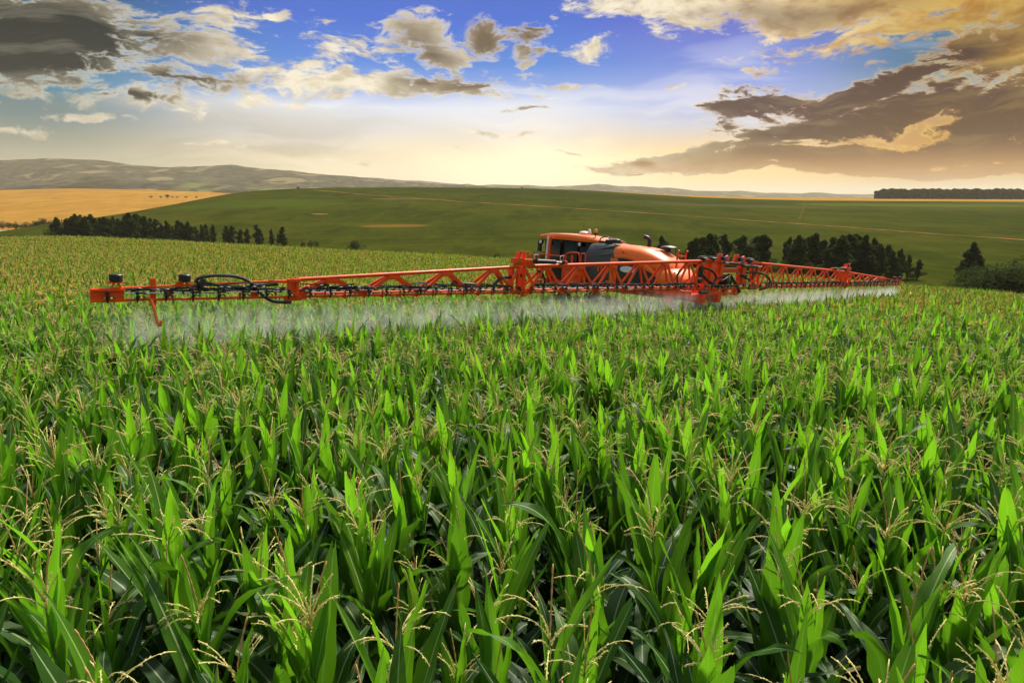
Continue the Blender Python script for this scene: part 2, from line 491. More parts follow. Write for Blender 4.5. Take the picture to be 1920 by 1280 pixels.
HC = [(-600, 480), (0, 437), (100, 422), (240, 402), (330, 386), (440, 364.5), (490, 358), (540, 355), (640, 351.5), (800, 351), (980, 353), (1100, 357), (1200, 364), (1300, 370), (1400, 373.5), (1500, 376), (1920, 378.5), (2600, 382)]
HCY = [(-600, 420), (0, 470), (100, 500), (240, 560), (440, 740), (640, 950), (1000, 1000), (2600, 1000)]
def hill_z(px, Y):
    yc = ip(px, HCY)
    zc = zs(px, ip(px, HC), yc)
    base = -26.5 - 1.5 * math.sin(px * .003)
    if Y <= 260:
        return base + .012 * (260 - Y)
    t = (Y - 260) / (yc - 260)
    t = max(0, min(1, t))
    k = t * t * (3 - 2 * t) * .35 + t * .65
    return base + (zc - base) * k
def hill_rows(px):
    yc = ip(px, HCY)
    out = [(Y, hill_z(px, Y)) for Y in (95, 130, 170, 215, 260)]
    for i in range(1, 33):
        Y = 260 + (yc - 260) * i / 32
        out.append((Y, hill_z(px, Y)))
    zc = out[-1][1]
    out += [(yc + 15, zc - 1), (yc + 60, zc - 8), (yc + 200, zc - 40)]
    return out
def xw(px, Y):
    return (px - 960) / F / .99 * Y
soilp = (.34, .15, .06)
GREEN1, GREEN2, GREEN3 = (.036, .048, .005), (.068, .070, .008), (.020, .029, .003)
M['hillgreen'] = field_mat('soy_green', GREEN1, GREEN2, GREEN3, .006, stripe=(.06, 12, .45),
    patches=[(xw(745, 440), 440, 30, 13, 5, (.22, .11, .025), .5), (xw(610, 520), 520, 9, 8, 0, soilp, .5), (xw(1350, 760), 760, 160, 60, 0, (.075, .070, .025), .5), (xw(770, 690), 690, 60, 15, 0, (.12, .09, .035), .6),
             (xw(1720, 830), 830, 240, 75, 0, (.078, .090, .012), .8), (xw(1050, 850), 850, 360, 110, -8, (.024, .034, .004), .6), (xw(500, 600), 600, 110, 60, 20, (.050, .072, .008), .7)])
hill = px_surface('hill', np.arange(-600, 2601, 25), hill_rows, M['hillgreen'], 'broad green hill of low crop across the valley', 'hill', 0)

def golden_rows(px):
    top = ip(px, [(-600, 361), (0, 357.5), (90, 355), (160, 353.5), (250, 355), (350, 358), (440, 362), (520, 368), (700, 380)])
    out = []
    for i in range(0, 21):
        t = i / 20
        Y = 620 + 900 * t
        zb = -31; zt = zs(px, top, 1520)
        out.append((Y, zb + (zt - zb) * (t ** 1.0)))
    out += [(1560, out[-1][1] - 2), (1700, out[-1][1] - 20), (1900, out[-1][1] - 60)]
    return out
M['gold'] = field_mat('stubble', (.33, .175, .030), (.40, .22, .045), (.24, .12, .022), .006, stripe=(.035, 0, .35),
                      patches=[(xw(130, 1150), 1150, 55, 5, -55, (.22, .13, .05), .7), (xw(330, 900), 900, 200, 10, 8, (.42, .19, .05), .5)])
px_surface('stubble_field', np.arange(-600, 701, 20), golden_rows, M['gold'], 'golden stubble field beyond the tree row at left', 'field', 0)

def goldr_rows(px):
    b = ip(px, HC)
    top = ip(px, [(1050, 356), (1140, 359.5), (1200, 363), (1300, 367.5), (1400, 369.5), (1500, 370.5), (1640, 371), (2600, 374)])
    z0 = zs(px, b + 1.0, 1040); z1 = zs(px, top, 1500)
    out = [(1030, z0 - 4)] + [(1040 + 460 * i / 8, z0 + (z1 - z0) * i / 8) for i in range(9)]
    return out + [(1560, z1 - 3), (1800, z1 - 50)]
px_surface('stubble_field', np.arange(1040, 2601, 30), goldr_rows, M['gold'], 'thin golden stubble strip along the right skyline', 'field', 0)

# far country
def nz2(x, y, s=1.0, o=4, seed=0):
    v = 0; a = 1; f = 1.0 / s
    for i in range(o):
        v += a * math.sin(x * f + 1.7 * i + seed + 1.3 * math.sin(y * f * .7 + i * 2.1)) * math.cos(y * f * 1.1 + 2.3 * i + seed * .7 + .9 * math.sin(x * f * .6))
        a *= .5; f *= 2.1
    return v
RIDGE = [(-800, 318), (-400, 308), (0, 303), (80, 299), (150, 298), (210, 300), (280, 310), (340, 315), (400, 312), (450, 310), (500, 315), (560, 321), (640, 329), (720, 337), (800, 343), (900, 349), (1000, 354), (1100, 360)]
def mount_rows(px):
    out = []
    for i in range(0, 41):
        t = i / 40
        Y = 1850 + 1750 * t
        yy = 368 + (ip(px, RIDGE) - 368) * (t ** 1.5) * (1.0)
        z = zs(px, yy, Y)
        amp = 15 * math.sin(math.pi * min(1, t * 1.05)) + 1.5
        z += amp * nz2(xw(px, Y), Y, 190, 6)
        if t > .9: z = z * .85 + .15 * zs(px, ip(px, RIDGE), Y)
        out.append((Y, z))
    zt = zs(px, ip(px, RIDGE), 3650) + 5 * nz2(px, 0, 17, 5)
    out.append((3650, zt)); out.append((3800, zt - 20)); out.append((4300, zt - 160))
    return out
def mount_mat():
    m = bpy.data.materials.new('mountain_land')
    m.use_nodes = True
    t = NT(m.node_tree); b = m.node_tree.nodes['Principled BSDF']
    co = t.new('ShaderNodeTexCoord').outputs['Object']
    n1 = t.noise(t.mapping(co, scale=(1, .45, 1)), .0075, 6, .55, .3); n2 = t.noise(t.mapping(co, loc=(500, 90, 0), scale=(1, .5, 1)), .004, 5, .5, .8); n3 = t.noise(co, .02, 4, .6)
    col = t.mix(t.ss(n3, .35, .65), (.038, .038, .026, 1), (.10, .092, .058, 1))  # land paled towards grey-brown, with some distance haze put into the colour
    col = t.mix(t.ss(n1, .56, .60, 0, .8), col, (.22, .18, .09, 1))
    s = t.new('ShaderNodeSeparateXYZ'); t.l.new(co, s.inputs[0])
    nb_ = t.math('MULTIPLY', t.ss(s.outputs[1], 2700, 2400), t.ss(t.noise(t.mapping(co, scale=(1, .5, 1)), .006, 5, .6), .42, .52, 0, .75))
    col = t.mix(nb_, col, (.022, .024, .013, 1))
    ratio = t.math('DIVIDE', s.outputs[0], s.outputs[1])
    near = t.math('MULTIPLY', t.ss(s.outputs[1], 2850, 2600), t.ss(ratio, -.50, -.44))
    col = t.mix(t.math('MULTIPLY', near, t.ss(n2, .47, .52)), col, (.14, .16, .05, 1))
    t.set(b.inputs['Base Color'], col); b.inputs['Roughness'].default_value = 1; b.inputs['Specular IOR Level'].default_value = 0
    return m
M['mount'] = mount_mat()
px_surface('mountains', np.arange(-800, 1121, 8), mount_rows, M['mount'], 'hazy wooded mountains with pastures on the left skyline', 'mountains', 0)
R2 = [(200, 352), (500, 349), (560, 347), (640, 335), (700, 333), (760, 337), (850, 345), (950, 347), (1060, 349), (1130, 346), (1200, 350), (1300, 357), (1450, 362), (1700, 365), (2000, 366), (2600, 366)]
def far_rows(px):
    zt = zs(px, ip(px, R2), 6500) + 7 * nz2(px, 3, 22, 4, 5)
    b = -70
    out = [(1700, -62), (3000, -64), (4300, -66)]
    for i in range(1, 13):
        t = i / 12
        out.append((4300 + 2200 * t, -66 + (zt + 66) * t ** 1.6 + 9 * nz2(xw(px, 4300 + 2200 * t), 2200 * t, 280, 4, 2) * math.sin(math.pi * t)))
    out += [(7100, zt - 60), (7800, -75), (20000, -85)]
    return out
px_surface('plain', np.arange(-900, 2801, 16), far_rows, M['mount'], 'pale hazy plain and low ridges at the horizon', 'plain', 0)

# dirt roads laid on the hill
def road(name, pts, halfw, label, col):
    V = []; Fc = []
    P = []
    for (a, b) in zip(pts[:-1], pts[1:]):
        for i in range(12):
            t = i / 12
            P.append((a[0] + (b[0] - a[0]) * t, a[1] + (b[1] - a[1]) * t))
    P.append(pts[-1])
    def find_Y(px, py):      # depth on the hill seen at that place
        yc = ip(px, HCY); best = None
        s = slope(px, py)[1]
        for k in range(800):
            Y = 200 + (yc - 200) * k / 799
            if hill_z(px, Y) / Y >= s:
                return Y
        return yc - 2
    W3 = []
    for (px, py) in P:
        Y = find_Y(px, py)
        W3.append(Vector((xw(px, Y), Y, 0)))
    for i, p in enumerate(W3):
        d = (W3[min(i + 1, len(W3) - 1)] - W3[max(i - 1, 0)]).normalized()
        nrm = Vector((-d.y, d.x, 0)) * (halfw * random.uniform(.85, 1.15))
        for q in (p - nrm, p + nrm):
            pxq = 960 + q.x / q.y * F * .99
            V.append((q.x, q.y, hill_z(pxq, q.y) + CZ + .35))
    Fc = [(2 * i, 2 * i + 1, 2 * i + 3, 2 * i + 2) for i in range(len(W3) - 1)]
    me = mesh_from(name, V, Fc, [col])
    o = link_mesh(name, me); tag(o, label, 'road', kind='structure')
M['dirt'] = mat('red_dirt', (.30, .15, .05), .95, spec=0, vary=(.05, (.13, .09, .025), .40, .60))
M['faint'] = mat('worn_track', (.12, .07, .018), .95, spec=0, vary=(.08, (.05, .055, .008), .4, .6))
road('dirt_road', [(600, 357), (700, 366), (870, 379), (1050, 390), (1200, 400), (1380, 413), (1560, 426), (1740, 440), (1960, 455), (2200, 473)], 2.1, 'red dirt road crossing the green hill', M['dirt'])
road('dirt_track', [(1492, 380), (1491, 392), (1485, 412)], .8, 'short worn track running down from the skyline', M['faint'])

# ------------------------------------------------------------------ trees
def crown_mesh(name, H, W_, n, kind, seed):
    r = np.random.default_rng(seed)
    V = []; Fc = []
    lobes = []
    if kind == 'tall':
        nl = 15
        for i in range(nl):
            t = (i + .5) / nl
            h = H * (.12 + .84 * t)
            rad = W_ * (.62 * (1 - t) ** .5 * min(1, .5 + t * 1.5) + .05) * r.uniform(.6, 1.2)
            a = r.uniform(0, 6.28)
            off = rad * r.uniform(.2, .62)
            lobes.append((off * math.cos(a), off * math.sin(a), h, rad * .68, H * .085 * r.uniform(.7, 1.3)))
    else:
        nl = 13
        for i in range(nl):
            a = r.uniform(0, 6.28); q = r.uniform(0, .75) * W_
            h = H * (r.uniform(.30, .80) - .15 * (q / W_))
            lobes.append((q * math.cos(a), q * math.sin(a), h, W_ * r.uniform(.30, .48), H * r.uniform(.12, .2)))
    for i in range(n):
        l = lobes[r.integers(len(lobes))]
        v = r.normal(size=3); v /= np.linalg.norm(v)
        q = r.uniform(.45, 1.0) ** .5
        p = np.array([l[0] + v[0] * l[3] * q, l[1] + v[1] * l[3] * q, l[2] + v[2] * l[4] * q])
        s = H * r.uniform(.012, .030)
        a = r.normal(size=3); a /= np.linalg.norm(a)
        b = np.cross(a, r.normal(size=3)); b /= np.linalg.norm(b)
        k = len(V)
        V += [p - a * s, p + b * s * .7, p + a * s, p - b * s * .7 + a * s * .2]
        Fc.append((k, k + 1, k + 2, k + 3))
    return mesh_from(name, V, Fc, [M['crown']], smooth=False)

def tube_geo(pts, rad, sides=6, V=None, Fc=None, cap=True):
    V = [] if V is None else V; Fc = [] if Fc is None else Fc
    pts = [Vector(p) for p in pts]
    n = len(pts)
    if not hasattr(rad, '__len__'):
        rad = [rad] * n
    d0 = (pts[1] - pts[0]).normalized()
    ref = Vector((0, 0, 1)) if abs(d0.z) < .9 else Vector((1, 0, 0))
    nrm = d0.cross(ref).normalized()
    k0 = len(V)
    for i, p in enumerate(pts):
        d = (pts[min(i + 1, n - 1)] - pts[max(i - 1, 0)]).normalized()
        nrm = (nrm - d * nrm.dot(d))
        nrm = nrm.normalized() if nrm.length > 1e-6 else d.orthogonal().normalized()
        bn = d.cross(nrm)
        for s in range(sides):
            a = 2 * math.pi * s / sides
            V.append(tuple(p + (nrm * math.cos(a) + bn * math.sin(a)) * rad[i]))
    for i in range(n - 1):
        for s in range(sides):
            s2 = (s + 1) % sides
            Fc.append((k0 + i * sides + s, k0 + i * sides + s2, k0 + (i + 1) * sides + s2, k0 + (i + 1) * sides + s))
    if cap:
        Fc.append(tuple(k0 + s for s in reversed(range(sides))))
        Fc.append(tuple(k0 + (n - 1) * sides + s for s in range(sides)))
    return V, Fc

def trunk_mesh(name, H, kind, seed):
    r = random.Random(seed)
    V, Fc = tube_geo([(0, 0, -.6), (r.uniform(-.1, .1), 0, H * .3), (r.uniform(-.2, .2), r.uniform(-.2, .2), H * .6), (0, 0, H * .92)], [H * .018, H * .014, H * .009, H * .002], 7)
    for i in range(8):
        h = H * (.3 + .07 * i); a = r.uniform(0, 6.28); L = H * .14
        V, Fc = tube_geo([(0, 0, h), (L * .5 * math.cos(a), L * .5 * math.sin(a), h + L * .4), (L * math.cos(a), L * math.sin(a), h + L * .9)], [H * .006, H * .004, H * .001], 5, V, Fc)
    return mesh_from(name, V, Fc, [M['bark']])

TALL = [(crown_mesh('crown', 1.0 * 16, 3.6 + .4 * i, 2600, 'tall', 20 + i), trunk_mesh('trunk', 16, 'tall', i)) for i in range(6)]
ROUND = [(crown_mesh('crown', 9, 4.6, 2200, 'round', 50 + i), trunk_mesh('trunk', 8, 'round', 9 + i)) for i in range(4)]
ORD = ['first', 'second', 'third', 'fourth', 'fifth', 'sixth', 'seventh', 'eighth', 'ninth', 'tenth', 'eleventh', 'twelfth', 'thirteenth', 'fourteenth', 'fifteenth', 'sixteenth', 'seventeenth', 'eighteenth', 'nineteenth', 'twentieth']
ORD += ['twenty-' + s for s in ORD[:9]] + ['thirtieth'] + ['thirty-' + s for s in ORD[:9]] + ['fortieth'] + ['forty-' + s for s in ORD[:9]]

def put_tree(px, toppy, Y, kind, label, group, zb=None, wf=1.0, name=None):
    X = xw(px, Y)
    z0 = (hill_z(px, Y) if zb is None else zb) + CZ
    ztop = zs(px, toppy, Y) + CZ
    H = max(3.0, ztop - z0)
    fam = TALL if kind == 'tall' else ROUND
    cm, tm = random.choice(fam)
    base = 16 if kind == 'tall' else 9
    s = H / (base * .97)
    root = bpy.data.objects.new(name or ('eucalyptus_tree' if kind == 'tall' else 'broadleaf_tree'), None)
    scene.collection.objects.link(root)
    root.location = (X, Y, z0); root.rotation_euler = (0, 0, random.uniform(0, 6.28))
    root.scale = (s * wf, s * wf, s)
    tag(root, label, 'tree', group)
    t = link_mesh('trunk', tm, root); c = link_mesh('crown', cm, root)
    return root

# left row, listed by the pixel column and top of each crown
ROW = [(106, 430, 'round'), (116, 415, 'round'), (124, 409, 'tall'), (138, 405, 'round'), (147, 410, 'tall'), (155, 407, 'tall'), (163, 404, 'tall'), (171, 406, 'tall'), (179, 408, 'tall'), (188, 403, 'tall'), (196, 409, 'tall'), (205, 410, 'tall'),
       (214, 408, 'tall'), (222, 410, 'tall'), (231, 407, 'tall'), (240, 410, 'tall'), (248, 406, 'tall'), (256, 405, 'tall'), (263, 401, 'tall'), (272, 402, 'tall'), (280, 407, 'tall'), (290, 406, 'tall'), (299, 409, 'tall'), (308, 412, 'tall'),
       (316, 419, 'tall'), (325, 415, 'tall'), (336, 424, 'tall'), (348, 414, 'tall'), (358, 420, 'tall'), (368, 417, 'tall'), (381, 425, 'tall'), (390, 422, 'tall'), (398, 421, 'tall'), (410, 422, 'tall'), (435, 423, 'tall'), (446, 424, 'tall'), (460, 430, 'tall'), (471, 429, 'tall'), (491, 422, 'tall'), (498, 433, 'tall'), (517, 429, 'tall'), (529, 437, 'tall'), (540, 425, 'tall')]
ROW = [(x + random.uniform(-2, 2), y, k) for x, y, k in ROW]
for i, (x, y, k) in enumerate(ROW):
    put_tree(x, y + 1, 335 + random.uniform(-10, 10), k, 'dark tree in the long tree row at left, %s from its left end' % ORD[i], 'dark trees in the row behind the field at left', wf=random.uniform(1.4, 1.9) if k == 'tall' else .9)
put_tree(575, 449, 330, 'round', 'tiny dark bush just right of the left tree row', None, wf=.8)
put_tree(589, 447, 330, 'round', 'round dark tree at the field edge, left one of a close pair', None, wf=.8)
put_tree(601, 448, 330, 'round', 'round dark tree at the field edge, right one of a close pair', None, wf=.7)
put_tree(670, 445, 300, 'round', 'lone bushy tree at the field edge above the left boom', None, wf=1.1)
put_tree(807, 470, 280, 'round', 'low dark shrub barely showing over the field edge in mid picture', None, wf=1.2)
put_tree(932, 471, 260, 'round', 'small dark bush over the field edge left of the sprayer cab', None, wf=1.0)
put_tree(1013, 463, 240, 'round', 'bushy tree partly hidden behind the front of the cab', None, wf=1.1)
RG = [(1236, 446, 'tall', 1.1), (1250, 468, 'round', .7), (1276, 456, 'round', .9), (1288, 462, 'tall', 1.0), (1300, 452, 'tall', 1.1), (1312, 447, 'tall', 1.1), (1324, 443, 'tall', 1.1), (1333, 442, 'tall', 1.0), (1352, 443, 'tall', 1), (1360, 460, 'round', .7), (1388, 446, 'tall', 1.2), (1400, 453, 'tall', 1.1), (1413, 446, 'tall', 1.2), (1422, 443, 'tall', 1.2),
      (1447, 478, 'round', .7), (1471, 448, 'tall', 1.0), (1480, 452, 'tall', 1.0), (1489, 447, 'tall', 1.0), (1507, 450, 'tall', 1.2), (1519, 442, 'tall', 1.2), (1536, 452, 'tall', 1.1), (1553, 448, 'tall', 1.1), (1566, 446, 'tall', 1.2), (1578, 444, 'tall', 1.2), (1590, 443, 'tall', 1.2), (1604, 447, 'tall', 1.2), (1612, 444, 'tall', 1.1),
      (1628, 450, 'tall', 1.1), (1640, 460, 'tall', 1.0), (1656, 462, 'tall', 1.0), (1666, 474, 'tall', .9), (1680, 470, 'tall', .9), (1695, 480, 'tall', .8), (1714, 488, 'tall', 1.1), (1703, 512, 'round', .8), (1545, 470, 'tall', 1.1), (1600, 468, 'tall', 1.1), (1428, 470, 'tall', 1.0), (1340, 466, 'tall', 1.0)]
RG.sort()
for i, (x, y, k, w) in enumerate(RG):
    put_tree(x, y, 190 + random.uniform(-12, 18), k, 'dark tree in the grove behind the boom at right, %s from its left end' % ORD[i], 'dark trees in the grove behind the right boom', wf=w * (1.7 if k == 'tall' else 1.2))
put_tree(1811, 458, 170, 'tall', 'tall dark pointed tree standing alone right of the grove', None, wf=2.0)
RT = [(1786, 518, 1.0), (1835, 502, 1.2), (1858, 486, 1.5), (1880, 480, 1.6), (1902, 484, 1.6), (1925, 482, 1.6), (1950, 478, 1.6), (1868, 520, 1.1), (1900, 522, 1.1)]
RT.sort()
for i, (x, y, w) in enumerate(RT):
    put_tree(x, y, 150 + random.uniform(-6, 8), 'round', 'dense round dark tree in the clump at the right edge, %s from its left end' % ORD[i], 'dense round trees at the right edge', wf=w)
# hedge of scrub on the stubble edge at left
HG = [(-10, 417), (6, 415), (20, 414), (36, 412), (50, 414), (64, 415), (78, 414), (90, 411), (102, 405), (112, 410), (124, 413)]
for i, (x, y) in enumerate(HG):
    put_tree(x, y, 600, 'round', 'low scrub tree along the foot of the stubble field, %s from the left' % ORD[i], 'scrub trees at the foot of the stubble field', zb=zs(x, 431, 600), wf=1.2 if i != 8 else .8, name='scrub_tree')
for i, (x, y) in enumerate([(305, 366.5), (322, 367), (334, 363.5), (342, 367.5), (352, 368), (368, 368), (386, 367.5)]):
    put_tree(x, y, 1010, 'round', 'tiny dark bush out on the stubble field, %s from the left' % ORD[i], 'bushes on the stubble field', zb=zs(x, 371.5, 1010), wf=1.6, name='field_bush')
put_tree(978, 349.5, 985, 'round', 'tiny lone tree on the skyline of the green hill in mid picture', None, zb=zs(978, 354, 985), wf=1.0)
put_tree(572, 350, 850, 'round', 'tiny bush on the skyline of the green hill near its left end', None, zb=zs(572, 355.5, 850), wf=1.6)

# distant wood on the right skyline: one mass
V = []; Fc = []
r = np.random.default_rng(5)
for i in range(22000):
    px = r.uniform(1640, 2150); Y = 1330 + r.uniform(0, 60)
    top = 355.5 + 1.0 * math.sin(px * .13) * math.sin(px * .041 + 1) + .8 * math.sin(px * .37 + 2 * math.sin(px * .05)) - (0 if px > 1660 else -(1660 - px) * .25)
    py = top + (372.5 - top) * r.uniform(0, 1) ** 1.2
    u, s = slope(px, py)
    p = np.array([u * Y, Y, s * Y + CZ]); q = r.uniform(1.4, 2.6)
    a = r.normal(size=3); a /= np.linalg.norm(a); b = np.cross(a, r.normal(size=3)); b /= np.linalg.norm(b)
    k = len(V); V += [p - a * q, p + b * q, p + a * q, p - b * q]; Fc.append((k, k + 1, k + 2, k + 3))
o = link_mesh('distant_wood', mesh_from('distant_wood', V, Fc, [M['wood']], smooth=False))
tag(o, 'dark band of distant woodland on the right skyline', 'wood', kind='stuff')

# ------------------------------------------------------------------ maize
def leaf_geo(out, base, az, L, Wd, phi0, droop, p, tone, nseg, nac, r, blunt=False, tq=.9):
    V, Fc, UV, TN, MI = out
    pos = Vector(base)
    rad = Vector((math.cos(az), math.sin(az), 0)); side0 = Vector((-math.sin(az), math.cos(az), 0))
    twist = r.uniform(-1, 1) * tq; bendaz = r.uniform(-.6, .6) * tq
    ph = r.uniform(0, 6.28); wf = r.uniform(2.0, 4.0)
    k0 = len(V)
    tend = .88 if blunt else 1.0
    fold0 = r.uniform(.30, .55)
    for i in range(nseg + 1):
        t = i / nseg * tend
        phi = phi0 + droop * t ** p
        a2 = az + bendaz * t
        rad = Vector((math.cos(a2), math.sin(a2), 0)); side0 = Vector((-math.sin(a2), math.cos(a2), 0))
        d = Vector((0, 0, 1)) * math.cos(phi) + rad * math.sin(phi)
        nr = (-rad * math.cos(phi) + Vector((0, 0, 1)) * math.sin(phi))
        tw = twist * t
        side = side0 * math.cos(tw) + nr * math.sin(tw)
        nn = nr * math.cos(tw) - side0 * math.sin(tw)
        w = Wd * .5 * min(1.0, (.32 + t * 2.4)) * max(0.0, 1 - max(0, (t - .30) / .70) ** 1.7)
        if i == nseg: w = .0015 if not blunt else w * .55
        fold = fold0 * (1 - .6 * t)
        for j in range(nac + 1):
            u = -1 + 2 * j / nac
            wav = .20 * tq * Wd * math.sin(wf * 6.28 * t + ph + (1.6 if u > 0 else 0)) * abs(u) ** 2
            jag = 1.0
            if blunt and i >= nseg - 1: jag = r.uniform(.4, 1.25)
            q = pos + side * (u * w) + nn * (abs(u) * w * fold + wav)
            if blunt and i == nseg: q = q + d * r.uniform(-.03, .03)
            V.append(tuple(q)); UV.append((.5 + .5 * u, t)); TN.append(tone)
        pos = pos + d * (L * tend / nseg)
    m = nac + 1
    for i in range(nseg):
        for j in range(nac):
            a = k0 + i * m + j
            Fc.append((a, a + 1, a + m + 1, a + m)); MI.append(0)

def plant_geo(seed, lod):
    """returns stalk, foliage, tassel geometry of one maize plant, base at origin, top at about PH"""
    r = random.Random(seed)
    H = 1.66 * r.uniform(.96, 1.04)
    nseg, nac = ((13, 4) if lod == 0 else ((8, 2) if lod == 1 else (5, 2)))
    fol = ([], [], [], [], [])
    a0 = r.uniform(0, 6.28)
    nl = 13 if lod < 2 else 9
    lean = Vector((r.uniform(-.03, .03), r.uniform(-.03, .03), 0))
    for i in range(nl):
        t = i / (nl - 1)
        h = H * (.22 + .76 * t) if lod < 2 else H * (.42 + .56 * t)
        az = a0 + math.pi * i + r.uniform(-.55, .55)
        tq = .55
        if t > .80:
            L = r.uniform(.40, .62); Wd = r.uniform(.074, .105); phi0 = R(r.uniform(5, 20)); dr = R(r.uniform(-4, 18)); p = 1.5; tq = .25
        elif t > .50:
            up = r.random() < .70
            L = r.uniform(.66, 1.0); Wd = r.uniform(.108, .142); phi0 = R(r.uniform(8, 24)); dr = R(r.uniform(2, 24) if up else r.uniform(60, 125)); p = r.uniform(1.4, 3.2); tq = .3 if up else .6
        else:
            L = r.uniform(.78, 1.05); Wd = r.uniform(.112, .145); phi0 = R(r.uniform(14, 32)); dr = R(r.uniform(35, 130)); p = r.uniform(1.2, 2.4)
        if lod == 2: Wd *= 1.25
        tone = max(0, min(1, (t - .50) * 2.1 + r.uniform(-.14, .14)))  # darker down the plant: part leaf colour, part painted shade
        b = lean * t * 3
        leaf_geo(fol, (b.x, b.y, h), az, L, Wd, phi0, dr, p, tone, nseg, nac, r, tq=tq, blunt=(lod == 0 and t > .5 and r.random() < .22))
    top = Vector((lean.x * 3, lean.y * 3, H))
    sides = 6 if lod == 0 else 4
    sV, sF = tube_geo([(0, 0, -.1), (lean.x, lean.y, H * .5), tuple(top), tuple(top + Vector((0, 0, .15)))], [.013, .011, .006, .004], sides)
    tV, tF = [], []
    nb = (r.randint(6, 11) if seed % 4 else r.randint(0, 2)) if lod == 0 else (9 if lod == 1 else 14)
    lean2 = Vector((r.uniform(-.07, .07), r.uniform(-.07, .07), 0))
    sp = r.uniform(.26, .38)
    rr_ = .0030 if lod == 0 else (.0048 if lod == 1 else .015)
    c0 = top + Vector((0, 0, .12))
    if lod == 0:
        n = 16
        pts = [c0 + lean2 * (i / n) ** 1.5 + Vector((0, 0, sp * i / n)) for i in range(n + 1)]
        tV, tF = tube_geo(pts, [(rr_ * .6 if i < 4 else rr_ * (1.5 if i % 2 else .75)) for i in range(n + 1)], 5, tV, tF)
    else:
        pts = [c0, c0 + Vector((0, 0, sp * .5)) + lean2 * .3, c0 + Vector((0, 0, sp)) + lean2]
        tV, tF = tube_geo(pts, [rr_, rr_ * 1.2, rr_ * .7], 3, tV, tF, cap=False)
    nspk = len(tF)
    spread = r.uniform(.75, 1.35)
    for b in range(nb):
        az = r.uniform(0, 6.28) if lod else 6.28 * b / nb + r.uniform(-.5, .5)
        L = r.uniform(.16, .30)
        ph0 = R(r.uniform(12, 45)) * spread; dr = R(r.uniform(15, 95)) * spread
        st = c0 + Vector((0, 0, r.uniform(-.02, .07)))
        n = 8 if lod == 0 else 3
        pts = [st]; pz = st
        for i in range(n):
            phi = ph0 + dr * ((i + .5) / n) ** 1.3
            pz = pz + (Vector((0, 0, 1)) * math.cos(phi) + Vector((math.cos(az), math.sin(az), 0)) * math.sin(phi)) * (L / n)
            pts.append(pz)
        tV, tF = tube_geo(pts, [rr_ * (.55 if i == 0 else (1.05 if i % 2 else .6)) for i in range(n + 1)] if lod == 0 else [rr_ * .8] * (n + 1), 4 if lod == 0 else 3, tV, tF, cap=(lod == 0))
        if lod == 0:      # spikelets
            for i in range(1, len(pts)):
                for q in (.0, .5):
                    c = pts[i - 1].lerp(pts[i], q)
                    dd = (pts[i] - pts[i - 1]).normalized()
                    s = dd.orthogonal().normalized(); s.rotate(Matrix.Rotation(r.uniform(0, 6.28), 3, dd))
                    k = len(tV)
                    tV += [tuple(c), tuple(c + s * .006 + dd * .004), tuple(c + s * .008 + dd * .012), tuple(c + dd * .008)]
                    tF.append((k, k + 1, k + 2, k + 3))
    return (sV, sF), fol, (tV, tF, [1] * nspk + [0] * (len(tF) - nspk))

NEARV = []
for i in range(20):
    (sV, sF), fol, (tV, tF, tM) = plant_geo(100 + i, 0)
    NEARV.append((mesh_from('stalk', sV, sF, [M['stalk']]),
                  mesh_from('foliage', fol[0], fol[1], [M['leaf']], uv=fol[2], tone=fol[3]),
                  mesh_from('tassel', tV, tF, [M['tassel'], M['spike']], mi=tM)))

src = bpy.data.collections.new('maize_sources')
def join_variant(name, seed, lod):
    (sV, sF), fol, (tV, tF, tM) = plant_geo(seed, lod)
    V = list(fol[0]); Fc = list(fol[1]); mi = [0] * len(Fc); uv = list(fol[2]); tn = list(fol[3])
    k = len(V); V += sV; Fc += [tuple(a + k for a in f) for f in sF]; mi += [1] * len(sF); uv += [(0, 0)] * len(sV); tn += [0] * len(sV)
    k = len(V); V += tV; Fc += [tuple(a + k for a in f) for f in tF]; mi += [2 + q for q in tM]; uv += [(0, 0)] * len(tV); tn += [0] * len(tV)
    me = mesh_from(name, V, Fc, [M['leaf'], M['stalk'], M['ripe'] if lod == 2 else M['tassel'], M['spike']], mi=mi, uv=uv, tone=tn)
    o = bpy.data.objects.new(name, me)
    src.objects.link(o)
for i in range(12): join_variant('maize_a%02d' % i, 100 + i, 0)
for i in range(10): join_variant('maize_b%02d' % i, 300 + i, 1)
for i in range(10): join_variant('maize_c%02d' % i, 500 + i, 2)

# boom frame (needed to keep the wheel tracks clear)
P0 = np.array([-7.506, 12.50, -1.902 + CZ]); P84 = np.array([23.06, 41.09, -5.31 + CZ])
O3 = (P0 + P84) / 2
EX = (P84 - P0) / np.linalg.norm(P84 - P0)
EY = np.cross([0, 0, 1], EX); EY /= np.linalg.norm(EY)
EZ = np.cross(EX, EY)

# planting positions: rows run the way the machine drives
rowdir = EY[:2] / np.linalg.norm(EY[:2]); perp = np.array([rowdir[1], -rowdir[0]])
pts = []
SP_ROW, SP_IN = .45, .28
ii = np.arange(-420, 420); jj = np.arange(-460, 460)
I, J = np.meshgrid(ii, jj)
A = I * SP_ROW; Bv = J * SP_IN
A = A + rng.normal(0, .05, A.shape); Bv = Bv + rng.normal(0, .07, A.shape)
X = (perp[0] * A + rowdir[0] * Bv).ravel(); Y = (perp[1] * A + rowdir[1] * Bv).ravel()
keep = (Y > 0.9) & (Y < crest(X, Y) + 9) & (np.abs(X) < .80 * Y + 3.5) & (rng.random(X.shape) < .93)
keep &= (X ** 2 + Y ** 2 > 1.0)
X, Y = X[keep], Y[keep]
LX = (X - O3[0]) * EX[0] + (Y - O3[1]) * EX[1]; LY = (X - O3[0]) * EY[0] + (Y - O3[1]) * EY[1]
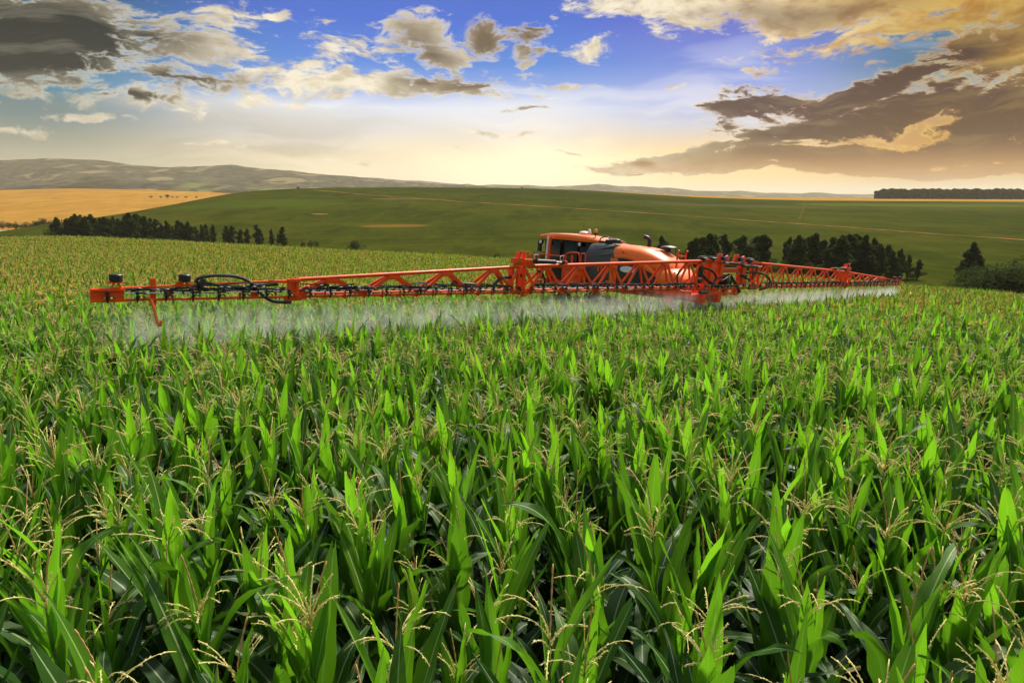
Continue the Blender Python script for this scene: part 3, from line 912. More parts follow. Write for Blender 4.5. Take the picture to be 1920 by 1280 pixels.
wheel = ((np.abs(LX + 1.15) < .27) | (np.abs(LX - 1.05) < .27)) & (((LY > -.1) & (LY < 2.1)) | ((LY > 5.5) & (LY < 7.7)))
X, Y = X[~wheel], Y[~wheel]

# picked-out foreground plants
HERO = [(1015, 1010, 'maize plant with a spidery pale tassel, lower middle just right of centre'),
        (600, 1185, 'maize plant with the widest drooping tassel, bottom edge left of centre'),
        (375, 1165, 'maize plant with a rust tipped tassel near the bottom left'),
        (1360, 1190, 'maize plant with a yellow tassel low at the bottom, right of centre'),
        (1460, 1060, 'maize plant with a bushy cream tassel in the lower right'),
        (1785, 1115, 'maize plant with a large spreading tassel near the bottom right corner'),
        (80, 1060, 'maize plant with crossed brown and cream tassels at the lower left edge'),
        (715, 1020, 'maize plant with a curled fan tassel in the lower left middle'),
        (1715, 1010, 'maize plant with a leaning brown tassel spike at the lower right'),
        (250, 965, 'maize plant with a thin upright tassel in the left foreground')]
HP = []
for (px, py, lab) in HERO:
    rr0 = ray(px, py)
    lo_, hi_ = .5, 30
    for _ in range(60):
        m_ = (lo_ + hi_) / 2
        q = rr0 * m_
        if q[2] > float(corntop(q[0], q[1])) - .35: lo_ = m_
        else: hi_ = m_
    q = rr0 * lo_
    HP.append((q[0], q[1], lab))
for (hx, hy, _) in HP:
    k = (X - hx) ** 2 + (Y - hy) ** 2 > .17 ** 2
    X, Y = X[k], Y[k]

# nearest plants inside the view become things of their own
top = corntop(X, Y)
dep = Y * math.cos(PITCH) - top * math.sin(PITCH)
vu = (Y * math.sin(PITCH) + top * math.cos(PITCH)) / dep
inview = (np.abs(X / dep) < .78) & (dep > 0) & (vu > -.62)
dist = np.sqrt(X ** 2 + Y ** 2 + top ** 2)
order = np.argsort(np.where(inview, dist, 1e9))
N_IND = 300 - len(HP)
ind = order[:N_IND]
rest = np.ones(len(X), bool); rest[ind] = False

def place_plant(x, y, var, rz, s, label, group):
    root = bpy.data.objects.new('maize_plant', None)
    scene.collection.objects.link(root)
    root.location = (x, y, float(ground(x, y)))
    root.rotation_euler = (random.gauss(0, .055), random.gauss(0, .055), rz)
    root.scale = (s, s, s)
    root.empty_display_size = .1
    tag(root, label, 'maize plant', group)
    for nm, me_ in zip(('stalk', 'foliage', 'tassel'), NEARV[var]):
        ob = bpy.data.objects.new(nm, me_)
        scene.collection.objects.link(ob)
        ob.parent = root
GRP = 'maize plants in the nearest rows'
for i, (hx, hy, lab) in enumerate(HP):
    place_plant(hx, hy, i % 12, random.uniform(0, 6.28), random.uniform(.99, 1.05), lab, GRP)
for k in ind:
    place_plant(X[k], Y[k], random.randrange(20), random.uniform(0, 6.28), random.uniform(.86, 1.07), 'tall green maize plant with upright leaves growing in the nearest rows', GRP)

RX, RY = X[rest], Y[rest]
n = len(RX)
print('maize stuff plants', n)
fm = bpy.data.meshes.new('maize_field')
co = np.stack([RX, RY, ground(RX, RY)], 1).astype(np.float32)
fm.vertices.add(n); fm.vertices.foreach_set('co', co.ravel())
dd = np.hypot(RX, RY)
lodv = np.where(dd < 11, rng.integers(0, 12, n), np.where(dd + rng.normal(0, 7, n) < 36, 12 + rng.integers(0, 10, n), 22 + rng.integers(0, 10, n)))
at = fm.attributes.new('variant', 'INT', 'POINT'); at.data.foreach_set('value', lodv.astype(np.int32))
rot = np.stack([rng.normal(0, .06, n), rng.normal(0, .06, n), rng.uniform(0, 6.283, n)], 1).astype(np.float32)
at = fm.attributes.new('rot', 'FLOAT_VECTOR', 'POINT'); at.data.foreach_set('vector', rot.ravel())
at = fm.attributes.new('scl', 'FLOAT', 'POINT'); at.data.foreach_set('value', rng.uniform(.85, 1.07, n).astype(np.float32))
fo = link_mesh('maize_field', fm)
tag(fo, 'dense green maize crop with pale tassels filling the rest of the field', 'maize crop', kind='stuff')
ng = bpy.data.node_groups.new('plant_maize', 'GeometryNodeTree')
ng.interface.new_socket('Geometry', in_out='INPUT', socket_type='NodeSocketGeometry')
ng.interface.new_socket('Geometry', in_out='OUTPUT', socket_type='NodeSocketGeometry')
gi = ng.nodes.new('NodeGroupInput'); go = ng.nodes.new('NodeGroupOutput')
ci = ng.nodes.new('GeometryNodeCollectionInfo'); ci.inputs['Collection'].default_value = src
ci.inputs['Separate Children'].default_value = True; ci.inputs['Reset Children'].default_value = True
iop = ng.nodes.new('GeometryNodeInstanceOnPoints'); iop.inputs['Pick Instance'].default_value = True
def named(nm, typ):
    nd = ng.nodes.new('GeometryNodeInputNamedAttribute'); nd.data_type = typ; nd.inputs['Name'].default_value = nm
    return nd.outputs[0]
er = ng.nodes.new('FunctionNodeEulerToRotation')
ng.links.new(gi.outputs[0], iop.inputs['Points'])
ng.links.new(ci.outputs[0], iop.inputs['Instance'])
ng.links.new(named('variant', 'INT'), iop.inputs['Instance Index'])
ng.links.new(named('rot', 'FLOAT_VECTOR'), er.inputs[0]); ng.links.new(er.outputs[0], iop.inputs['Rotation'])
ng.links.new(named('scl', 'FLOAT'), iop.inputs['Scale'])
ng.links.new(iop.outputs[0], go.inputs[0])
md = fo.modifiers.new('plants', 'NODES'); md.node_group = ng

# ------------------------------------------------------------------ sprayer
Z0 = 2.68          # boom line above the ground in the machine's own frame
class MB:
    def __init__(self):
        self.V = []; self.F = []; self.mi = []; self.cur = 0
    def _add(self, V, Fc):
        k = len(self.V)
        self.V += [(v[0], v[1], v[2] + Z0) for v in V]
        self.F += [tuple(a + k for a in f) for f in Fc]; self.mi += [self.cur] * len(Fc)
        return self
    def m(self, i): self.cur = i; return self
    def box(self, x0, x1, y0, y1, z0, z1, bev=0.0):
        bm = bmesh.new()
        bmesh.ops.create_cube(bm, size=1)
        for v in bm.verts:
            v.co = Vector(((x0 + x1) / 2 + v.co.x * (x1 - x0), (y0 + y1) / 2 + v.co.y * (y1 - y0), (z0 + z1) / 2 + v.co.z * (z1 - z0)))
        b = bev if bev else min(abs(x1 - x0), abs(y1 - y0), abs(z1 - z0)) * .12
        bmesh.ops.bevel(bm, geom=bm.edges[:], offset=b, segments=2, affect='EDGES', profile=.7)
        bm.verts.index_update()
        self._add([tuple(v.co) for v in bm.verts], [tuple(v.index for v in f.verts) for f in bm.faces]); bm.free(); return self
    def tube(self, pts, r, sides=8, smooth=0):
        if smooth:
            n0 = len(pts)
            pts = spline(pts, smooth)
            if hasattr(r, '__len__'):
                r = list(np.interp(np.linspace(0, n0 - 1, len(pts)), range(n0), r))
        V, Fc = tube_geo(pts, r, sides); return self._add(V, Fc)
    def bar(self, a, b, w, t):
        """rectangular bar from a to b, w in the boom plane, t in y"""
        a = Vector(a); b = Vector(b); d = (b - a).normalized()
        yy = Vector((0, 1, 0)); s = d.cross(yy).normalized() if abs(d.y) < .95 else Vector((1, 0, 0))
        yy = s.cross(d).normalized()
        V = []
        for p in (a, b):
            for (i, j) in ((-1, -1), (1, -1), (1, 1), (-1, 1)):
                V.append(tuple(p + s * i * w / 2 + yy * j * t / 2))
        return self._add(V, [(0, 3, 2, 1), (4, 5, 6, 7), (0, 1, 5, 4), (1, 2, 6, 5), (2, 3, 7, 6), (3, 0, 4, 7)])
    def prism(self, prof, a0, a1, axis='x', bev=.0, taper=1.0):
        """closed outline extruded along an axis; prof is (y,z) for x, (x,z) for y"""
        bm = bmesh.new()
        n = len(prof)
        def P(p, a):
            return (a, p[0], p[1]) if axis == 'x' else (p[0], a, p[1])
        vs = [bm.verts.new(P(p, a0)) for p in prof] + [bm.verts.new(P(p, a1)) for p in prof]
        bm.faces.new(vs[:n]); bm.faces.new(list(reversed(vs[n:])))
        for i in range(n):
            j = (i + 1) % n
            bm.faces.new((vs[i], vs[n + i], vs[n + j], vs[j]))
        bmesh.ops.recalc_face_normals(bm, faces=bm.faces[:])
        if bev:
            bmesh.ops.bevel(bm, geom=bm.edges[:], offset=bev, segments=3, affect='EDGES', profile=.6, clamp_overlap=True)
        bm.verts.index_update()
        self._add([tuple(v.co) for v in bm.verts], [tuple(v.index for v in f.verts) for f in bm.faces]); bm.free(); return self
    def loft(self, secs):
        """secs: list of closed rings of equal length"""
        n = len(secs[0]); V = [p for s in secs for p in s]; Fc = []
        for i in range(len(secs) - 1):
            for j in range(n):
                j2 = (j + 1) % n
                Fc.append((i * n + j, i * n + j2, (i + 1) * n + j2, (i + 1) * n + j))
        Fc.append(tuple(reversed(range(n)))); Fc.append(tuple((len(secs) - 1) * n + j for j in range(n)))
        return self._add(V, Fc)
    def cyl(self, c, r, h, axis='z', sides=16, r2=None):
        r2 = r if r2 is None else r2
        d = {'x': Vector((1, 0, 0)), 'y': Vector((0, 1, 0)), 'z': Vector((0, 0, 1))}[axis]
        c = Vector(c); return self.tube([c - d * h / 2, c + d * h / 2], [r, r2], sides)
    def lathe(self, c, prof, axis='z', sides=20):
        V = []; Fc = []
        for (rr, h) in prof:
            for s in range(sides):
                a = 6.28318 * s / sides
                q = (rr * math.cos(a), rr * math.sin(a), h)
                if axis == 'x': q = (h, rr * math.cos(a), rr * math.sin(a))
                V.append((c[0] + q[0], c[1] + q[1], c[2] + q[2]))
        for i in range(len(prof) - 1):
            for s in range(sides):
                s2 = (s + 1) % sides
                Fc.append((i * sides + s, i * sides + s2, (i + 1) * sides + s2, (i + 1) * sides + s))
        Fc.append(tuple(reversed(range(sides)))); Fc.append(tuple((len(prof) - 1) * sides + s for s in range(sides)))
        return self._add(V, Fc)
    def build(self, name, mats, parent, label=None):
        if not isinstance(mats, (list, tuple)): mats = [mats]
        me = mesh_from(name, self.V, self.F, list(mats), mi=self.mi)
        me.update()
        try:
            me.set_sharp_from_angle(angle=R(38))
        except Exception:
            pass
        o = link_mesh(name, me, parent)
        if label: o['label'] = label
        return o

def spline(pts, k=6):
    P = [Vector(p) for p in pts]; out = []
    for i in range(len(P) - 1):
        p0 = P[max(i - 1, 0)]; p1 = P[i]; p2 = P[i + 1]; p3 = P[min(i + 2, len(P) - 1)]
        for j in range(k):
            t = j / k
            out.append(.5 * ((2 * p1) + (p2 - p0) * t + (2 * p0 - 5 * p1 + 4 * p2 - p3) * t * t + (3 * p1 - p0 - 3 * p2 + p3) * t ** 3))
    out.append(P[-1]); return out

def loc_y0(px, py, axis, val):
    rr0 = ray(px, py); Ax = (EX, EY, EZ)[axis]; Oc = O3 - np.array([0, 0, CZ])
    t = (val + Oc @ Ax) / (rr0 @ Ax)
    w = rr0 * t - Oc
    return (float(w @ EX), float(w @ EY), float(w @ EZ))
def B0(px, py, y=0.0):      # a place on the boom plane
    return loc_y0(px, py, 1, y)
def S0(px, py, x=-1.0):     # a place on a plane along the machine's near side
    return loc_y0(px, py, 0, x)

spr = bpy.data.objects.new('crop_sprayer', None)
scene.collection.objects.link(spr)
rotm = Matrix(((EX[0], EY[0], EZ[0]), (EX[1], EY[1], EZ[1]), (EX[2], EY[2], EZ[2])))
base = Vector(O3) - Vector(EZ) * Z0
spr.location = base; spr.rotation_mode = 'XYZ'; spr.rotation_euler = rotm.to_euler()
tag(spr, 'orange self-propelled crop sprayer with long folding booms spraying the maize', 'sprayer')
OR = M['orange']

TIPL, JL, FL, IL = -21.25, -17.35, -10.35, -.80
IR, FR, JR, TIPR = 4.05, 13.5, 19.3, 22.35
def topz(x):      # height of the top chord over the bottom chord
    if x < 0: return float(np.interp(x, [TIPL, JL - .2, JL + .1, FL, IL], [.22, .33, .38, .74, 1.06]))
    return float(np.interp(x, [IR, FR, JR, JR + .2, TIPR], [1.04, .74, .40, .33, .22]))

# outer tips
def tip_section(xa, xb, sgn):
    s = MB()
    lo, hi = min(xa, xb), max(xa, xb)
    s.tube([(xa, -.02, 0), (xb, -.02, 0)], .026, 8)
    s.tube([(xa, .0, topz(xa) + .0), (xb, .0, topz(xb) - .02)], .022, 8)
    # end channel
    e0, e1 = (xb, xb + .55 * sgn)
    s.box(min(e0, e1), max(e0, e1), -.03, .03, -.02, .2)
    s.box(min(e0, e1), max(e0, e1), -.07, -.031, .17, .21)
    s.box(min(e0, e1), max(e0, e1), -.07, -.031, -.03, .01)
    for f, w, z0, z1 in ((.27, .11, -.12, .40), (.34, .17, .02, .2), (.46, .04, -.06, .12), (.70, .04, -.05, .14), (.78, .17, .01, .22), (.90, .04, -.05, .2)):
        xx = xb + (xa - xb) * f
        s.box(xx - w / 2, xx + w / 2, -.012, .012, z0, z1)
    xx = xb + (xa - xb) * .39
    s.box(xx - .05, xx + .05, -.04, .04, .2, .34)
    # sensor brackets
    for f in (.11, .42):
        xx = xb + (xa - xb) * f
        s.bar((xx - .08, 0, .2), (xx - .03, 0, .34), .03, .03); s.bar((xx + .08, 0, .2), (xx + .03, 0, .34), .03, .03)
        s.box(xx - .14, xx + .14, -.06, .06, .32, .345)
    return s
tipo = tip_section(JL, TIPL, 1).build('boom_tip', OR, spr)
tip2 = tip_section(JR, TIPR, -1).build('boom_tip', OR, spr)
for (xa, xb) in ((JL, TIPL), (JR, TIPR)):
    for f in (.11, .42):
        xx = xb + (xa - xb) * f
        MB().lathe((xx, 0, .345), [(.095, 0), (.115, .015), (.115, .125), (.10, .14), (.06, .145)], sides=20).build('sensor_drum', M['black'], spr)
# breakaway hooks
MB().tube([B0(268, 560, -.02), B0(281, 560, -.05), B0(286, 570, -.1), B0(291, 588, -.16), B0(295, 604, -.22), B0(297, 609, -.24), B0(301, 609, -.26), B0(302, 601, -.26)], .028, 8, smooth=4).build('curved_guard', M['hood'], spr)
MB().tube([(21.6, -.02, .02), (21.95, -.1, .0), (22.2, -.2, -.2), (22.55, -.4, -.5), (22.8, -.5, -.52), (22.95, -.5, -.38)], .03, 8, smooth=4).build('curved_guard', M['hood'], spr)

def truss(xa, xb, napex, name):
    """xa outer end, xb inner end"""
    s = MB()
    sg = 1 if xb > xa else -1
    za, zb = topz(xa), topz(xb)
    r = .045 if abs(xb) > 9 and abs(xb) < 11 or abs(xb) > 13 else .058
    s.tube([(xa, 0, za), (xb, 0, zb)], r, 12)
    s.tube([(xa, 0, 0), (xb, 0, 0)], .032, 8)
    s.tube([(xa, .34, .03), (xb, .34, .03)], .028, 8)
    step = (xb - xa) / napex
    for i in range(napex):
        c = xa + step * (i + .5)
        zt = topz(c) - .04
        hw = abs(step) * .5
        for yb, th in ((-.02, .085), (.33, .07)):
            for q in (-1, 1):
                s.bar((c + q * .07, yb * .25, zt), (c + q * hw * .93, yb, .05), th, .045)
        s.box(c - .17, c + .17, -.05, .05, zt - .10, zt + .01)
        s.prism([(c - hw * 1.12 * 1, .11), (c - hw * .88, .11), (c - hw * .80, -.02), (c - hw * 1.2, -.02)], -.016, .016, 'y')
        s.bar((c, -.0, .03), (c, .34, .04), .03, .03)
    n = int(abs(xb - xa) / .5)
    for i in range(n + 1):
        xx = xa + (xb - xa) * i / max(n, 1)
        s.box(xx - .012 + .14, xx + .012 + .14, -.05, .0, -.07, .12)
        if i % 2 == 0: s.box(xx + .10, xx + .17, -.04, .03, -.055, -.02)
    return s.build(name, OR, spr)
truss(JL + .12, FL - .25, 4, 'boom_truss')
truss(FL + .25, IL, 6, 'boom_truss')
truss(FR - .25, IR, 6, 'boom_truss')
truss(JR - .12, FR + .25, 4, 'boom_truss')

def fold_joint(x, big, sg):
    s = MB(); zt = topz(x)
    if big:
        s.box(x - .27, x + .24, -.10, .10, zt + .02, zt + .09)
        s.box(x - .34, x - .05, -.14, .14, zt + .10, zt + .25)
        s.box(x + .02, x + .34, -.12, .12, zt + .08, zt + .22)
        s.prism([(x + .1 * sg, zt + .2), (x + .55 * sg, zt + .03), (x + .1 * sg, zt + .03)], -.08, .08, 'y')
        s.bar((x - .22, -.09, zt + .24), (x - .17, -.09, zt + .44), .05, .04); s.bar((x + .14, -.09, zt + .24), (x + .1, -.09, zt + .44), .05, .04)
        s.box(x - .2, x + .14, -.12, -.05, zt + .40, zt + .44); s.box(x - .2, x - .1, .0, .09, zt + .22, zt + .40); s.box(x + .04, x + .13, .0, .09, zt + .22, zt + .40)
        s.box(x - .17, x - .10, -.05, .05, -.04, zt); s.box(x + .05, x + .12, -.07, .03, -.14, zt + .02)
        s.box(x + .14, x + .2, .1, .3, -.05, zt); s.box(x - .27, x - .2, .1, .3, -.05, zt)
        s.box(x - .3, x + .3, -.04, .04, -.06, .06)
        s.bar((x + .10, -.03, zt - .03), (x + .55, -.03, .1), .08, .05); s.bar((x - .14, -.03, zt - .03), (x - .55, -.03, .1), .08, .05)
    else:
        s.box(x - .12, x - .05, -.06, .06, -.03, zt + .02); s.box(x + .05, x + .12, -.06, .06, -.05, zt + .0)
        s.box(x - .2, x + .2, -.05, .05, -.09, -.01); s.cyl((x, 0, zt * .5), .035, zt + .1); s.box(x - .14, x + .14, -.08, .02, zt - .05, zt + .03)
        s.box(x - .05, x + .1, -.09, -.0, .0, .1)
        s.bar((x - .1, -.03, zt - .04), (x - .55, -.03, zt - .02), .05, .05)
    return s.build('fold_joint', OR, spr)
fold_joint(FL, True, 1); fold_joint(FR, True, -1); fold_joint(JL, False, 1); fold_joint(JR, False, -1)

def cylinder_part(a, b, r, name='hydraulic_cylinder'):
    a = Vector(a); b = Vector(b); m_ = a.lerp(b, .72)
    s = MB(); s.m(0).tube([a, m_], r, 12); s.m(1).tube([m_, b], r * .5, 10)
    s.m(0).cyl(a, r * 1.25, r * 1.4, 'y'); s.cyl(b, r * 1.0, r * 1.4, 'y')
    return s.build(name, [M['black'], M['steel']], spr)
cylinder_part((FL + .42, -.12, topz(FL) + .17), (FL + 1.62, -.10, topz(FL) + .15), .065)
cylinder_part((FR - .42, -.12, topz(FR) + .17), (FR - 1.62, -.10, topz(FR) + .15), .065)
MB().tube([(FL + .42, -.12, topz(FL) + .2), (FL + .36, -.12, topz(FL) + .34), (FL + .52, -.12, topz(FL) + .36)], .018, 6, smooth=4).build('hose_fitting', M['steel'], spr)
MB().tube([(FL + 1.5, -.12, topz(FL) + .2), (FL + 1.48, -.12, topz(FL) + .33), (FL + 1.62, -.12, topz(FL) + .35)], .018, 6, smooth=4).build('hose_fitting', M['steel'], spr)
for q in (FL + 1.75, FR - 1.75):
    MB().box(q - .17, q + .17, -.05, .05, topz(FL) + .06, topz(FL) + .20, .03).build('cylinder_bracket', OR, spr)

# feed pipe and bundled hoses along the boom
def wob(x, s): return .012 * math.sin(x * 5.1 + s) + .01 * math.sin(x * 11.3 + 2 * s)
for (xa, xb) in ((TIPL + .55, JL - .15), (JL + .25, FL - .35), (FL + .35, IL - .1), (IL + .2, IR - .2), (IR + .1, FR - .35), (FR + .35, JR - .2), (JR + .2, TIPR - .4)):
    s = MB(); s.m(0).tube([(xa, -.11, .135), (xb, -.11, .135)], .013, 8)
    k = xa + .3
    while k < xb:
        s.m(1).cyl((k, -.11, .135), .021, .10, 'x', 8); k += .5
        if random.random() < .5: s.m(1).box(k - .3, k - .26, -.13, -.08, .11, .17)
    s.build('feed_pipe', [M['steel'], M['black']], spr)
for (xa, xb, zz, sd_) in ((TIPL + .6, JL - .2, .19, 1), (JL + .2, FL - .4, .19, 3), (FL + .5, IL - .3, .20, 5), (IR + .2, FR - .4, .20, 7), (FR + .4, JR - .2, .19, 9), (JR + .1, TIPR - .5, .18, 10)):
    s = MB()
    for j in range(3):
        n_ = int((xb - xa) / .22)
        pp = [(xa + (xb - xa) * i / n_, -.05 + .045 * j + .02 * math.sin(i * .8 + j), zz + .035 * j * math.sin(i * .17 + sd_ + j) + .022 * math.sin(i * .9 + j * 2 + sd_)) for i in range(n_ + 1)]
        s.tube(pp, .018 + .006 * (j == 1), 6)
    for i in range(int((xb - xa) / .24)):      # short loops and valve clutter
        xx = xa + .24 * i + random.uniform(0, .15)
        h = random.uniform(.02, .09)
        s.tube([(xx, -.09, .15), (xx + .05, -.11, .15 + h), (xx + .16, -.10, .16 + h), (xx + .22, -.08, .14)], .012, 5, smooth=3)
        if random.random() < .45: s.box(xx, xx + .07, -.12, -.05, .16, .16 + random.uniform(.04, .09))
    s.build('hose_bundle', M['black'], spr)

# nozzles
nm = MB()
nm.m(0).cyl((0, -.11, .10), .020, .15, 'z', 8).cyl((0, -.11, .045), .030, .05, 'z', 10).cyl((0, -.14, .085), .022, .09, 'y', 8)
nm.m(0).tube([(.03, -.12, .06), (.09, -.13, .075), (.13, -.13, .05)], .018, 6, smooth=3).cyl((0, -.11, -.01), .016, .06, 'z', 8).box(-.035, .035, -.14, -.08, .115, .155)
nm.m(1).cyl((.055, -.15, .05), .018, .035, 'x', 8).m(2).cyl((0, -.11, .165), .017, .025, 'z', 8)
nz0 = nm.build('nozzle', [M['black'], M['yellow'], M['blue']], spr)
cap0 = MB().m(0).lathe((-.055, -.15, .045), [(.016, -.014), (.024, -.008), (.024, .008), (.014, .016)], 'x', 10).build('nozzle_cap', M['green'], nz0)
xk = -21.0 + .5 - .08
first = True
xn = []
k = 0
while True:
    xx = -20.995 + .5 * k
    k += 1
    if xx > 22.0: break
    xn.append(xx)
for xx in xn:
    if first:
        nz0.location = (xx, 0, 0); first = False
    else:
        a = nz0.copy(); scene.collection.objects.link(a); a.parent = spr; a.location = (xx, 0, 0)
        b = cap0.copy(); scene.collection.objects.link(b); b.parent = a

# large hose loops at the tip
MB().tube([B0(366, 530), B0(372, 522), B0(390, 517.5), B0(418, 516.5), B0(445, 519), B0(465, 527), B0(480, 540, -.06), B0(492, 553, -.1), B0(512, 565, -.1), B0(545, 567, -.05)], .034, 8, smooth=5).build('boom_hose', M['black'], spr)
MB().tube([B0(368, 540), B0(372, 531), B0(385, 530), B0(415, 536, -.05), B0(450, 538, -.05), B0(470, 537), B0(520, 533)], .032, 8, smooth=5).build('boom_hose', M['black'], spr)
MB().tube([(-19.2, -.05, .16), (-19.33, -.06, .26), (-19.28, -.06, .38)], .05, 8, smooth=4).cyl((-19.28, -.06, .36), .05, .08).build('hose_elbow', M['black'], spr)
MB().tube([(-19.5, -.03, .24), (-18.6, -.05, .30), (-17.5, -.03, .33)], .014, 6).build('boom_rod', M['black'], spr)
MB().tube([(-17.2, -.04, .28), (-16.5, -.05, .27)], .014, 6).build('boom_rod', M['black'], spr)
MB().tube([B0(605, 530), B0(620, 537, -.05), B0(645, 537, -.05), B0(663, 532)], .028, 8, smooth=5).build('boom_hose', M['black'], spr)
MB().tube([B0(560, 545), B0(590, 541), B0(614, 534)], .02, 6, smooth=4).build('boom_hose', M['black'], spr)
MB().tube([B0(846, 533), B0(852, 528), B0(866, 531), B0(890, 533)], .03, 8, smooth=5).build('boom_hose', M['black'], spr)
MB().tube([B0(925, 534), B0(940, 522), B0(960, 519, .1), B0(978, 516, .1), B0(985, 528)], .05, 8, smooth=5).build('boom_hose', M['black'], spr)
MB().tube([B0(1008, 508), B0(1016, 512), B0(1021, 524), B0(1020, 538)], .035, 8, smooth=5).build('boom_hose', M['black'], spr)
MB().tube([B0(1400, 512), B0(1410, 510), B0(1425, 512), B0(1438, 518), B0(1444, 528), B0(1440, 538), B0(1425, 543)], .045, 8, smooth=5).build('boom_hose', M['black'], spr)

# ---- centre frame
s = MB()
s.box(IL - .1, IR + .1, .05, .22, .93, 1.06)
s.box(.1, 3.0, .1, .28, .62, .80)
s.box(.0, .32, .0, .3, -.25, 1.12); s.box(.75, 1.0, .0, .3, .25, 1.08); s.box(2.55, 2.85, .0, .3, .15, 1.06); s.box(3.55, 3.75, .05, .25, .2, 1.0)
s.prism([(-.5, -.30), (.9, -.30), (.75, .1), (.55, .62), (.2, .66), (-.1, .2)], .02, .07, 'y', .01)
s.prism([(2.2, .12), (3.1, .12), (2.95, .5), (2.75, .75), (2.5, .5)], .05, .1, 'y', .01)
s.box(-.7, 3.9, -.04, .06, -.06, .03); s.box(-.5, 2.6, .08, .2, -.30, -.16); s.box(1.25, 1.5, .0, .2, -.32, .1); s.box(2.1, 2.3, .0, .2, -.32, .1)
s.bar((IL, 0, .95), (IL - .8, 0, .1), .07, .06); s.bar((IL + .2, .1, .95), (-.2, .1, .0), .08, .06); s.bar((IR, 0, .9), (IR - .75, 0, .1), .09, .06)
s.bar((IR, .1, .95), (IR + .1, .1, .02), .10, .08); s.bar((IR - .4, .1, .9), (IR - .3, .1, .02), .07, .08); s.bar((IL + .0, .1, .95), (IL + .05, .1, 0), .09, .08)
s.bar((-.1, .1, .66), (-1.0, .15, .05), .08, .06); s.bar((.0, .1, .4), (-.5, .15, .9), .07, .06); s.box(-.75, -.45, -.02, .12, .82, 1.02)
s.box(-.55, .2, -.02, .02, 1.06, 1.12); s.prism([(-.9, 1.05), (.0, 1.05), (.0, 1.13), (-.3, 1.16)], -.02, .05, 'y', .01); s.prism([(3.1, 1.05), (4.4, 1.0), (4.0, 1.08), (3.3, 1.16)], -.02, .05, 'y', .01)
s.build('centre_frame', OR, spr)
s = MB()
for xx in (.62, 1.95):
    s.prism([(xx - .28, 1.05), (xx - .15, 1.38), (xx + .12, 1.38), (xx + .12, 1.05)], -.02, .06, 'y', .01)
    s.prism([(xx + .42, 1.05), (xx + .44, 1.28), (xx + .55, 1.33), (xx + .66, 1.28), (xx + .68, 1.05)], -.02, .06, 'y', .01)
s.build('lamp_bracket', OR, spr)
for xx in (.62, 1.95):
    s = MB(); s.m(0).box(xx + .05, xx + .30, -.12, -.03, 1.10, 1.27, .02).m(1).box(xx + .07, xx + .28, -.135, -.12, 1.12, 1.25, .004); s.build('rear_lamp', [M['black'], M['blue']], spr)
for xx in (-.6, .1, 3.1):
    MB().lathe((xx, .05, 1.14), [(.12, 0), (.2, .02), (.2, .06), (.16, .08), (.16, .11), (.05, .12)], sides=18).cyl((xx, .05, 1.08), .09, .1).build('breather_cap', M['black'], spr)
cylinder_part((2.2, -.12, .98), (.7, -.14, 1.04), .05); cylinder_part((2.3, -.13, .92), (3.9, -.14, .90), .055)
cylinder_part((2.7, -.1, .5), (1.9, -.1, .62), .04); cylinder_part((-.78, -.05, .78), (-.78, -.05, .30), .09); cylinder_part((.7, -.1, .28), (1.45, -.1, .55), .03)
for pl, rr0 in (([B0(1314, 512), B0(1326, 525), B0(1340, 534), B0(1354, 539)], .06), ([B0(1322, 503), B0(1335, 508), B0(1343, 518), B0(1340, 527), B0(1335, 533)], .04),
                ([B0(1335, 533), B0(1342, 524), B0(1350, 520), B0(1362, 517)], .035), ([B0(1372, 522), B0(1378, 530), B0(1384, 542), B0(1386, 548)], .07), ([B0(1412, 500), B0(1411, 515), B0(1412, 540)], .018), ([B0(1402, 530), B0(1412, 515), B0(1416, 508)], .025),
                ([B0(1276, 505), B0(1270, 515), B0(1271, 532), B0(1278, 540)], .03), ([B0(1355, 545), B0(1368, 534), B0(1372, 520), B0(1366, 515)], .05), ([B0(1390, 517), B0(1398, 521), B0(1406, 525)], .045), ([B0(1255, 531), B0(1268, 536), B0(1285, 536)], .035)):
    MB().tube(pl, rr0, 8, smooth=5).build('frame_hose', M['black'], spr)
s = MB(); s.box(1.0, 1.9, .3, .6, .0, .55); s.box(1.2, 1.6, .05, .2, .18, .5); s.lathe((1.4, .15, .3), [(.05, -.15), (.17, -.12), (.17, .12), (.05, .15)], 'x'); s.build('pump', M['black'], spr)
s = MB(); s.cyl((-.55, -.1, -.13), .07, .55, 'x', 10); s.cyl((3.3, -.1, -.02), .05, .6, 'x', 10); s.build('damper', M['tank'], spr)

# ---- carrier: chassis, tank, hood, cab
s = MB()
s.box(-.75, -.5, -.2, 8.2, -.55, -.22); s.box(.4, .65, -.2, 8.2, -.55, -.22)
for yy in (.3, 2.5, 4.6, 6.4, 8.0): s.box(-1.0, 1.0, yy - .12, yy + .12, -.5, -.27)
s.prism([(4.2, -.05), (4.2, -.16), (.2, -.42), (.2, -.12), (2.0, .04)], -1.28, -.9, 'x', .02); s.prism([(4.2, -.05), (4.2, -.16), (.2, -.42), (.2, -.12)], .75, 1.0, 'x', .02)
s.build('chassis', OR, spr)

def ring(y, zt, zb, hw, n=26, e=3.2, xc=-.25, top=None):
    pts = []; hw = hw * .6
    for i in range(n):
        a = 2 * math.pi * i / n
        ca, sa = math.cos(a), math.sin(a)
        px_ = xc + hw * math.copysign(abs(ca) ** (2 / e), ca)
        pz = (zt + zb) / 2 + (zt - zb) / 2 * math.copysign(abs(sa) ** (2 / e), sa)
        pts.append((px_, y, pz))
    return pts
